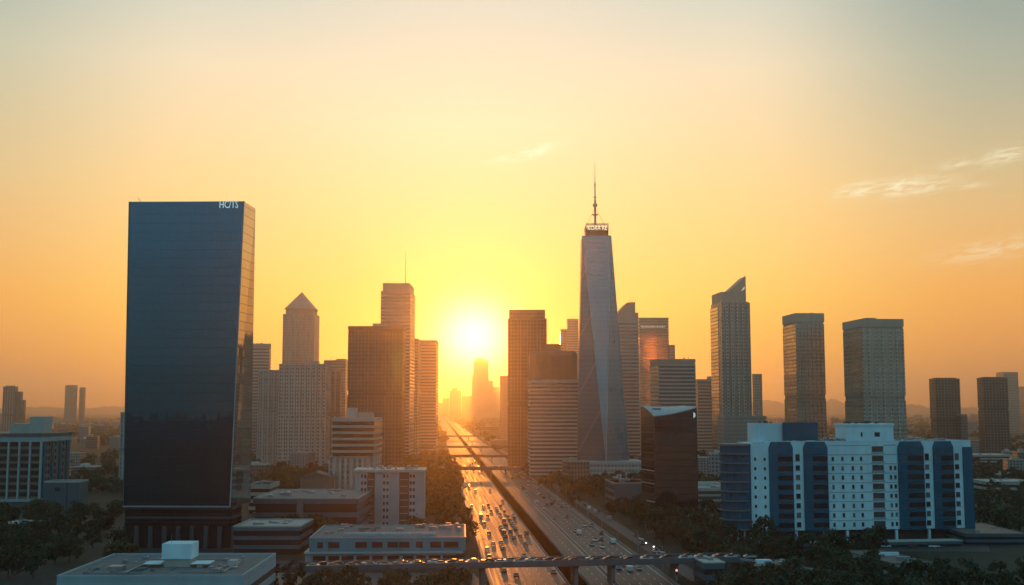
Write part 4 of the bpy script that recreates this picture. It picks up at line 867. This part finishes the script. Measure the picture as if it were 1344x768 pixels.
# ------------------------------------------------------------------ trees
def crown_mesh(name, r, h, n, leaf, seed, m):
    rr = random.Random(seed); b_ = MB()
    cl = []
    for k in range(n):
        a = rr.uniform(0, 6.283); zz = rr.uniform(-1, 1); rad = math.sqrt(1-zz*zz)*rr.uniform(.35, 1.0)**.6
        cl.append((Vector((math.cos(a)*rad*r*rr.uniform(.8,1.15), math.sin(a)*rad*r*rr.uniform(.8,1.15), h*.62+zz*h*.36+rr.uniform(-.4,.5))), rr.uniform(.26,.48)*r))
    for c, cr in cl:
        for _ in range(26):
            d_ = Vector((rr.gauss(0,1), rr.gauss(0,1), rr.gauss(0,.8))).normalized()*cr*rr.uniform(.55,1.05)
            p = c+d_; nrm_ = (d_.normalized()+Vector((rr.uniform(-.6,.6),rr.uniform(-.6,.6),rr.uniform(-.2,.8)))).normalized()
            a = nrm_.orthogonal().normalized(); t = nrm_.cross(a); s = leaf*rr.uniform(.6,1.3); ro = rr.uniform(0,6.28)
            a2 = a*math.cos(ro)+t*math.sin(ro); t2 = t*math.cos(ro)-a*math.sin(ro)
            b_.add([p+a2*s, p+t2*s*.7, p-a2*s, p-t2*s*.7], [(0,1,2,3)])
    return b_.mesh(name, m)
def trunk_mesh(h, seed):
    rr = random.Random(seed); q = MB(); q.tube((0,0,0),(0,0,h*.45),.28,.2,7)
    for k in range(5):
        a = k*1.3+rr.random(); q.tube((0,0,h*(.3+.03*k)),(math.cos(a)*h*.2,math.sin(a)*h*.2,h*(.55+.04*k)),.12,.05,5)
    return q.mesh('trunk', M['bark'])
KIND = []
for k, (r, h, n, m) in enumerate(((4.2,9.5,24,'leaf'),(5.0,11,30,'leaf'),(3.4,9,18,'leaf2'),(4.6,12.5,28,'leaf'),(5.6,10.5,34,'leaf2'))):
    KIND.append((crown_mesh('crown', r, h, n, .62, 40+k, M[m]), trunk_mesh(h, k), r))
def clear_of(p, r=2.0):
    s = p.x+RS*p.y
    if S_L0-3 < s < S_R1+3 or 87.5 < s < 97.5 and p.y > 400: return False
    if BRT-4 < p.y-(p.x+26)*math.tan(BRA) < BRT+17: return False
    for c, e, hw_, hd in FOOT:
        q = Vector((p.x,p.y))-c; a = abs(q.dot(e)); b2 = abs(q.dot(Vector((-e.y,e.x))))
        if a < hw_+r and b2 < hd+r: return False
    return True
TREES = []
tr = random.Random(5)
def plant(n, pick, label, group, kinds=(0,1,2,3,4), sc_=(.75,1.15), gap=4.5):
    k = 0; tries = 0
    while k < n and tries < n*40:
        tries += 1; p = pick()
        if not clear_of(p) or any((p-t_).length < gap for t_ in TREES): continue
        TREES.append(p); k += 1; cm, tm, r = KIND[tr.choice(kinds)]
        t_ = thing('leafy_tree', label, 'tree', p, tr.uniform(0,6.28), group); t_.scale = [tr.uniform(*sc_)]*3
        inst('trunk', tm, t_); inst('crown', cm, t_)
def uv(u0, u1, v0, v1): return lambda: gp(tr.uniform(u0,u1), tr.uniform(v0,v1))
def st(s0, s1, t0, t1): return lambda: hw(tr.uniform(s0,s1), t0+(t1-t0)*tr.random()**1.5)
plant(38, uv(-30,165,676,760), 'dark leafy tree in the grove left of the dark glass tower', 'trees in the bottom left grove')
plant(12, uv(100,168,622,672), 'dim leafy tree behind the annex, left of the dark glass tower', 'trees behind the annex')
plant(9, uv(360,440,694,716), 'dark round tree between the terrace wing and the blue hall', 'trees by the blue hall', sc_=(.8,1.1))
plant(44, st(-22,17,470,1150), 'dark tree along the left side of the highway', 'trees on the left of the highway')
plant(44, st(84,150,430,960), 'dim tree along the right side of the highway', 'trees on the right of the highway')
plant(20, uv(820,970,684,716), 'dark tree around the foot of the black tower', 'trees round the black tower')
plant(34, uv(345,612,770,815), 'dark round tree in front of the near bridge, at the bottom left of the highway', 'trees before the near bridge', sc_=(.55,.85), gap=3.6)
plant(58, uv(945,1360,750,825), 'dark tree in the bottom right thicket before the hotel', 'trees in the bottom right thicket', sc_=(.65,1.0), gap=3.0)
plant(8, uv(1085,1165,722,740), 'dark tree close in front of the hotel columns', 'trees before the hotel columns', sc_=(.75,1.0))
plant(24, uv(1278,1370,606,712), 'dim tree in the haze right of the hotel', 'trees right of the hotel')
plant(8, uv(330,436,606,640), 'dim tree behind the gabled brown building', 'trees behind the gabled building')
plant(3, uv(150,260,768,790), 'dark tree poking up before the flat-roofed corner block', 'trees before the corner block', sc_=(.85,.95))
# the farther and hidden trees of the same groves, past three hundred, as one mass
mm = MB(); mr = random.Random(17)
def mass(n, pick, gap=4.0):
    k = 0; tries = 0
    while k < n and tries < n*40:
        tries += 1; p = pick()
        if not clear_of(p) or any((p-t_).length < gap for t_ in TREES): continue
        TREES.append(p); k += 1; r = mr.uniform(3.2,4.6); h = mr.uniform(7.5,11); cl = []
        for _ in range(16):
            a = mr.uniform(0,6.283); zz = mr.uniform(-1,1); rad = math.sqrt(1-zz*zz)*mr.uniform(.35,1)**.6
            cl.append((p+Vector((math.cos(a)*rad*r, math.sin(a)*rad*r, h*.6+zz*h*.36)), mr.uniform(.28,.48)*r))
        for c, cr_ in cl:
            for _ in range(18):
                dd = Vector((mr.gauss(0,1),mr.gauss(0,1),mr.gauss(0,.8))).normalized(); q_ = c+dd*cr_*mr.uniform(.55,1.05)
                nn = (dd+Vector((mr.uniform(-.6,.6),mr.uniform(-.6,.6),mr.uniform(-.2,.8)))).normalized(); x = nn.orthogonal().normalized(); y = nn.cross(x); s_ = mr.uniform(.45,.9)
                mm.add([q_+x*s_, q_+y*s_*.7, q_-x*s_, q_-y*s_*.7], [(0,1,2,3)])
        mm.tube(p, p+Vector((0,0,h*.45)), .26, .18, 6)
mass(26, st(-22,17,600,1150)); mass(24, st(84,150,560,960)); mass(30, uv(945,1360,756,825), 3.2); mass(42, uv(1278,1370,606,712)); mass(14, uv(-30,165,676,720)); mass(8, uv(345,612,776,815), 3.2)
o = mm.build('tree_mass', M['leaf']); o['kind'] = 'stuff'; o['label'] = 'farther and half hidden trees that fill the dark groves'
# far woods that read as one mass
fw = random.Random(9); b = MB(); n_ = 0
def lump(p, r, h):
    for _ in range(16):
        a = fw.uniform(0,6.28); rad = r*math.sqrt(fw.random()); c = p+Vector((math.cos(a)*rad, math.sin(a)*rad, h*fw.uniform(.25,1)*(1-.4*rad/r)))
        s = r*fw.uniform(.3,.55); nn = Vector((fw.gauss(0,1),fw.gauss(0,1)-.5,fw.gauss(0,1)+.5)).normalized(); x = nn.orthogonal().normalized(); y = nn.cross(x)
        b.add([c+x*s, c+y*s, c-x*s, c-y*s], [(0,1,2,3)])
while n_ < 3800:
    Y = 820+5200*fw.random()**1.9; p = Vector((ratio(fw.uniform(-60,1404))*Y, Y, 0))
    if not clear_of(p, 4): continue
    if fw.random() > .5+.5*math.sin(p.x*.011+2)*math.cos(p.y*.006): continue
    lump(p, fw.uniform(4,7)*(1 if Y < 2000 else 1.7), fw.uniform(7,12)); n_ += 1
o = b.build('distant_wood', M['leaf']); o['kind'] = 'stuff'; o['label'] = 'hazy far-off trees spread between the buildings out to the horizon'

# ------------------------------------------------------------------ low-rise sprawl towards the horizon
VAR = []
vr = random.Random(21)
for k in range(10):
    w, D, H = vr.uniform(16,38), vr.uniform(14,26), vr.choice((7,9,10,13,16,20,26))*1.0; q = MB()
    rings = [(grow(w,D,0),0),(grow(w,D,0),H),(grow(w,D,.4),H),(grow(w,D,.4),H+.9),(grow(w,D,-.2),H+.9),(grow(w,D,-.2),H+.1),([(-w*.3,D*.3),(-w*.05,D*.3),(-w*.05,D*.7),(-w*.3,D*.7)],H+.1),([(-w*.3,D*.3),(-w*.05,D*.3),(-w*.05,D*.7),(-w*.3,D*.7)],H+3.2)]
    q.stack(rings, lambda i, e: 1 if i == 0 else 0)
    VAR.append((q.mesh('city_block', [M['concrete' if k % 3 else 'tan'], M['f_sprawl' if k % 2 else 'f_sprawl_dark']]), w, D, k % 2))
SP = random.Random(33)
ZONES = ((-60,165,900,6000,'low hazy block in the sprawl left of the dark glass tower','low blocks left of the dark tower',52,.8),
         (330,560,1000,2600,'low hazy block at the foot of the towers left of the sun','low blocks at the feet of the left towers',20,.8),
         (640,960,860,2600,'low hazy block at the foot of the towers right of the sun','low blocks at the feet of the right towers',42,.8),
         (960,1400,900,6000,'low hazy block in the sprawl behind the hotel roof','low blocks behind the hotel',80,.8))
for u0, u1, y0, y1, lb, gr, n, sc0 in ZONES:
    k = 0; tries = 0
    while k < n and tries < 4000:
        tries += 1; Y = y0+(y1-y0)*SP.random()**1.7; p = Vector((ratio(SP.uniform(u0,u1))*Y, Y, 0))
        if not clear_of(p, 20): continue
        me, w, D, dk = VAR[SP.randrange(len(VAR))]
        o = inst('city_block', me, None, p, SP.uniform(-.25,.25)); s = sc0*(1 if Y < 2500 else 1.5); o.scale = (s, s, s*SP.uniform(.8,1.25))
        tag(o, ('brown ' if dk == 0 else 'pale ')+lb, 'building', ('brown ' if dk == 0 else 'pale ')+gr); FOOT.append((Vector((p.x,p.y+D/2)), Vector((1,0)), w/2*s+4, D/2*s+4)); k += 1
# hills far behind
def hill(pts, Y, dep):
    q = MB(); n = len(pts)
    fr = [(ratio(u)*Y, Y-dep, 0) for u, v in pts]; tp_ = [(ratio(u)*Y, Y, max(1, zat(v, Y))) for u, v in pts]; bk = [(ratio(u)*Y*1.1, Y+dep, 0) for u, v in pts]
    q.v = fr+tp_+bk
    for i in range(n-1):
        q.f += [(i,i+1,n+i+1,n+i),(n+i,n+i+1,2*n+i+1,2*n+i)]; q.mi += [0,0]
    o = struct(q.build('hill', M['ground']))
    for p in o.data.polygons: p.use_smooth = True
hr = random.Random(3)
hill([(930+4*i, 537.5-(6*math.exp(-((930+4*i-1005)/26)**2)+8*math.exp(-((930+4*i-1094)/12)**2)+5)-hr.uniform(0,2.2)) for i in range(70)], 12500, 700)
hill([(-80+5*i, 535+hr.uniform(-1.5,1)-1.2*math.sin(i*.3)) for i in range(103)], 12800, 600)
hill([(640+5*i, 534.5+hr.uniform(-1.5,1)-1.2*math.sin(i*.37+1)) for i in range(152)], 13200, 500)

# ------------------------------------------------------------------ vehicles
def prof_mesh(prof, w, m, bev=.0, name='body'):
    q = MB(); n = len(prof)
    q.add([(-w/2,y,z) for y,z in prof]+[(w/2,y,z) for y,z in prof], [tuple(reversed(range(n))), tuple(range(n,2*n))]+[(k,(k+1) % n,n+(k+1) % n,n+k) for k in range(n)])
    me = q.mesh(name, m)
    bm = bmesh.new(); bm.from_mesh(me); bmesh.ops.recalc_face_normals(bm, faces=bm.faces)
    bmesh.ops.bevel(bm, geom=[e for e in bm.edges if e.calc_length() > .5], offset=.07, segments=1, affect='EDGES'); bm.to_mesh(me); bm.free(); return me
PAINT = {'black':(.012,.012,.013),'dark grey':(.05,.05,.055),'silver':(.36,.37,.38),'white':(.70,.70,.68),'red':(.28,.02,.015),'blue':(.02,.05,.14)}
PM = {k: mat(k.replace(' ','_')+'_car_paint', c, .28, .1, .05, spec=.6, coat=.6) for k, c in PAINT.items()}
CARP = [(-2.2,.35),(-2.25,.75),(-1.9,.98),(-1.0,1.02),(1.1,1.0),(2.0,.9),(2.25,.7),(2.25,.35)]
CABP = [(-1.75,.97),(-1.15,1.42),(.35,1.45),(1.15,.99)]
VANP = [(-2.5,.4),(-2.5,2.0),(-2.3,2.15),(1.4,2.15),(2.0,1.3),(2.6,1.1),(2.65,.4)]
VNWP = [(1.0,1.25),(1.0,1.95),(1.5,1.95),(1.97,1.3)]
BODY = {k: prof_mesh(CARP, 1.8, m) for k, m in PM.items()}; VBODY = {k: prof_mesh(VANP, 2.0, m) for k, m in PM.items()}
CAB = prof_mesh(CABP, 1.62, M['win'], name='cabin'); VWIN = prof_mesh(VNWP, 2.04, M['win'], name='windscreen')
q = MB(); q.tube((-.11,0,0),(.11,0,0),.34,.34,12); WHEEL = q.mesh('wheel', M['rubber'])
TRK = {}
def truckbox(k):
    if k not in TRK:
        q = MB(); q.stack([(rect(-1.22,1.22,-5.0,2.6),1.0),(rect(-1.25,1.25,-5.0,2.6),1.2),(rect(-1.25,1.25,-5.0,2.6),3.7),(rect(-1.1,1.1,-4.8,2.4),3.85)], bottom=True); TRK[k] = q.mesh('cargo_box', PM[k])
    return TRK[k]
TCAB = {}
CARPOS = []
def car(p, rz_, colr, label, group, kind='car', wheels=True):
    nm = {'car':'passenger_car','van':'delivery_van','truck':'box_truck'}[kind]
    t = thing(nm, label, {'car':'car','van':'van','truck':'truck'}[kind], p, rz_, group)
    if kind == 'car': inst('body', BODY[colr], t); inst('cabin', CAB, t); wy = 1.4
    elif kind == 'van': inst('body', VBODY[colr], t); inst('windscreen', VWIN, t); wy = 1.55
    else:
        inst('cargo_box', truckbox(colr), t); o = inst('cab', VBODY['white'], t, (0,2.2,.25)); o.scale = (1.1,.75,1.1); o2 = inst('windscreen', VWIN, t, (0,2.2,.25)); o2.scale = (1.1,.75,1.1); wy = 2.6
    if wheels:
        for sx_ in (-.8,.8):
            for y in (wy,-wy): inst('wheel', WHEEL, t, (sx_,y,.34))
    return t
cr = random.Random(77)
def lane_s(s0, s1, n, k): return s0+1+(k+.5)*(s1-s0-2.0)/n
ang = math.atan(RS)
def traffic(n, s0, s1, nl, pick_t, away, where, colours, lanes=None):
    k = 0; tries = 0
    while k < n and tries < 3000:
        tries += 1; ln = cr.randrange(nl) if lanes is None else cr.choice(lanes); t = pick_t(); s = lane_s(s0,s1,nl,ln)+cr.uniform(-.3,.3)
        if any(abs(s-a) < 2.2 and abs(t-b2) < 8.5 for a, b2 in CARPOS): continue
        CARPOS.append((s,t)); k += 1; c = cr.choice(colours); kd = 'car' if cr.random() < .82 else 'van'
        if kd == 'van' and c in ('red','blue'): kd = 'car'
        car(hw(s,t,.055), ang+(0 if away else math.pi), c, f'{c} {kd} {where}', f'{c} {kd}s {where}', kd, t < 620)
DK = ('black','black','dark grey','dark grey','blue','silver')
LT = ('silver','white','dark grey','silver','white','black','red')
traffic(30, S_L0, S_L1, 7, lambda: cr.uniform(500,680), False, 'in the bunched traffic on the sunlit left road', DK, (1,2,3,4,5,5,6))
traffic(26, S_L0, S_L1, 7, lambda: 680+700*cr.random()**1.3, False, 'farther off on the bright stretch of the left road', DK)
traffic(9, S_L0, S_L1, 7, lambda: cr.uniform(412,500), False, 'on the left road just beyond the near bridge', DK+('white',))
traffic(8, S_L0, S_L1, 7, lambda: cr.uniform(352,388), False, 'on the left road in front of the near bridge', DK+('white',))
traffic(36, S_M1, S_R1, 5, lambda: 640+420*cr.random(), True, 'in the dense far traffic on the right road', LT)
traffic(18, S_M1, S_R1, 5, lambda: cr.uniform(425,640), True, 'in the thin traffic on the shaded right road', LT)
traffic(14, 89, 96, 2, lambda: cr.uniform(470,760), True, 'on the service road under the trees', LT)
p = hw(lane_s(S_L0,S_L1,7,1), 368, .055); car(p, ang+math.pi, 'dark grey', 'dark box truck on the left road below the near bridge', None, 'truck')
p = gp(602,755); car(Vector((p.x, p.y-2, 0.05)), 1.3, 'white', 'white van parked beside the trees under the near bridge', None, 'van')
# parked cars
for k_ in range(9):
    c_ = LT[k_ % 7]; p_ = gp(352+k_*5.2, 719+.2*k_); car(Vector((p_.x, p_.y, .05)), .1+cr.uniform(-.05,.05), c_, f'{c_} car parked in the row beside the terrace wing', f'{c_} cars parked by the terrace wing', 'car', True)
for k_ in range(10):
    c_ = LT[(k_*3) % 7]; p_ = gp(912+(k_ % 5)*10, 662 if k_ < 5 else 672); car(Vector((p_.x, p_.y, .05)), cr.uniform(-.1,.1), c_, f'{c_} car parked in the lot right of the black tower', f'{c_} cars parked by the black tower', 'car', False)
for k_ in range(8):
    c_ = LT[(k_*2+1) % 7]; p_ = gp(1000+k_*33+cr.uniform(-6,6), 719+cr.uniform(-.5,.5)); car(Vector((p_.x, p_.y, .05)), 1.57+cr.uniform(-.1,.1), c_, f'{c_} car standing on the forecourt before the hotel', f'{c_} cars before the hotel', 'car', True)
# queue on the bridges
def bridge_queue(t, z, s0, s1, n, wd, label, group, wheels, ang=ang):
    k = 0
    for row, yy in ((0, wd*.33), (1, wd*.66)):
        s = s0+row*3
        while s < s1:
            p = hw(0,t)+Vector((math.cos(ang)*s-math.sin(ang)*yy, math.sin(ang)*s+math.cos(ang)*yy, z+.065)); c = cr.choice(LT)
            car(p, ang+(math.pi/2 if row else -math.pi/2), c, f'{c} {label}', f'{c} {group}', 'car', wheels); s += cr.uniform(5.5,10)*n
bridge_queue(BRT, BRZ, -40, 112, .78, 11, 'car in the queue on the nearest bridge', 'cars on the nearest bridge', False, BRA)
bridge_queue(1010, 7.0, 5, 100, 1.25, 14, 'car on the second shining bridge', 'cars on the second bridge', False)

# ------------------------------------------------------------------ lamps and signals
def lamp(p, rz_, label, group, lit=False, h=9.0):
    t = thing('street_lamp', label, 'street lamp', p, rz_, group)
    q = MB(); q.tube((0,0,0),(0,0,h),.13,.07,7); q.build('pole', M['metal'], t)
    q = MB(); q.tube((0,0,h-.1),(1.9,0,h+.35),.06,.05,6); q.build('arm', M['metal'], t)
    q = MB(); q.box(1.6,2.5,-.16,.16,h+.28,h+.45); hd = q.build('lamp_head', M['dark_metal'], t)
    q = MB(); q.box(1.7,2.4,-.13,.13,h+.22,h+.275); q.build('lens', M['lamp_glow'] if lit else M['lens_off'], hd)
    return t
for k in range(11): lamp(hw(S_R1+2.2, 430+k*52), math.pi+ang, 'slim grey street lamp on the right edge of the highway', 'lamps on the right of the highway')
for k in range(9): lamp(hw(S_L0-2.0, 450+k*60), ang, 'slim grey street lamp on the left edge of the highway', 'lamps on the left of the highway')
def lit_bollard(u, v, label):
    p = gp(u, v+6); t = thing('floodlight', label, 'light', p); h = max(1.5, zat(v, p.y)); q = MB(); q.tube((0,0,0),(0,0,h),.08,.06,6); q.build('pole', M['metal'], t)
    q = MB(); q.box(-.3,.3,-.25,.05,h,h+.4); q.build('housing', M['dark_metal'], t); q = MB(); q.box(-.26,.26,-.32,-.251,h+.04,h+.36); q.build('lens', M['lamp_glow'], t)
lit_bollard(858, 718, 'brighter of two lit white lamps below the black tower'); lit_bollard(848, 713, 'fainter left one of two lit white lamps below the black tower')
p = Vector((ratio(888,749)*392, 392, 0)); z = zat(749, 392)
t = thing('traffic_light', 'traffic light glowing red under the right end of the near bridge', 'traffic light', p)
q = MB(); q.tube((0,.15,0),(0,.15,z+.9),.10,.08,8); q.build('pole', M['metal'], t)
q = MB(); q.box(-.34,.34,-.15,.12,z-1.5,z+.5); hs = q.build('housing', M['dark_metal'], t)
for k, mm in enumerate(('red_light','lens_off','lens_off')):
    q = MB(); q.tube((0,-.16,z+.1-k*.62),(0,-.26,z+.1-k*.62),.29,.26,14); q.build('lens', M[mm], hs)

# ------------------------------------------------------------------ haze
q = MB(); q.box(-14000, 14000, -1500, 14600, -9.2, 385)
hz = q.build('haze', bpy.data.materials.new('haze_air')); hz['kind'] = 'stuff'; hz['label'] = 'warm evening haze over the city'
hm = hz.data.materials[0]; hm.use_nodes = True; h_ = NT(hm.node_tree); hm.node_tree.nodes.clear()
pv = h_.new('ShaderNodeVolumePrincipled'); pv.inputs['Color'].default_value = (.90, .94, 1, 1); pv.inputs["Density"].default_value = .00012; pv.inputs["Anisotropy"].default_value = .87
ou = h_.new('ShaderNodeOutputMaterial'); h_.l.new(pv.outputs[0], ou.inputs['Volume'])
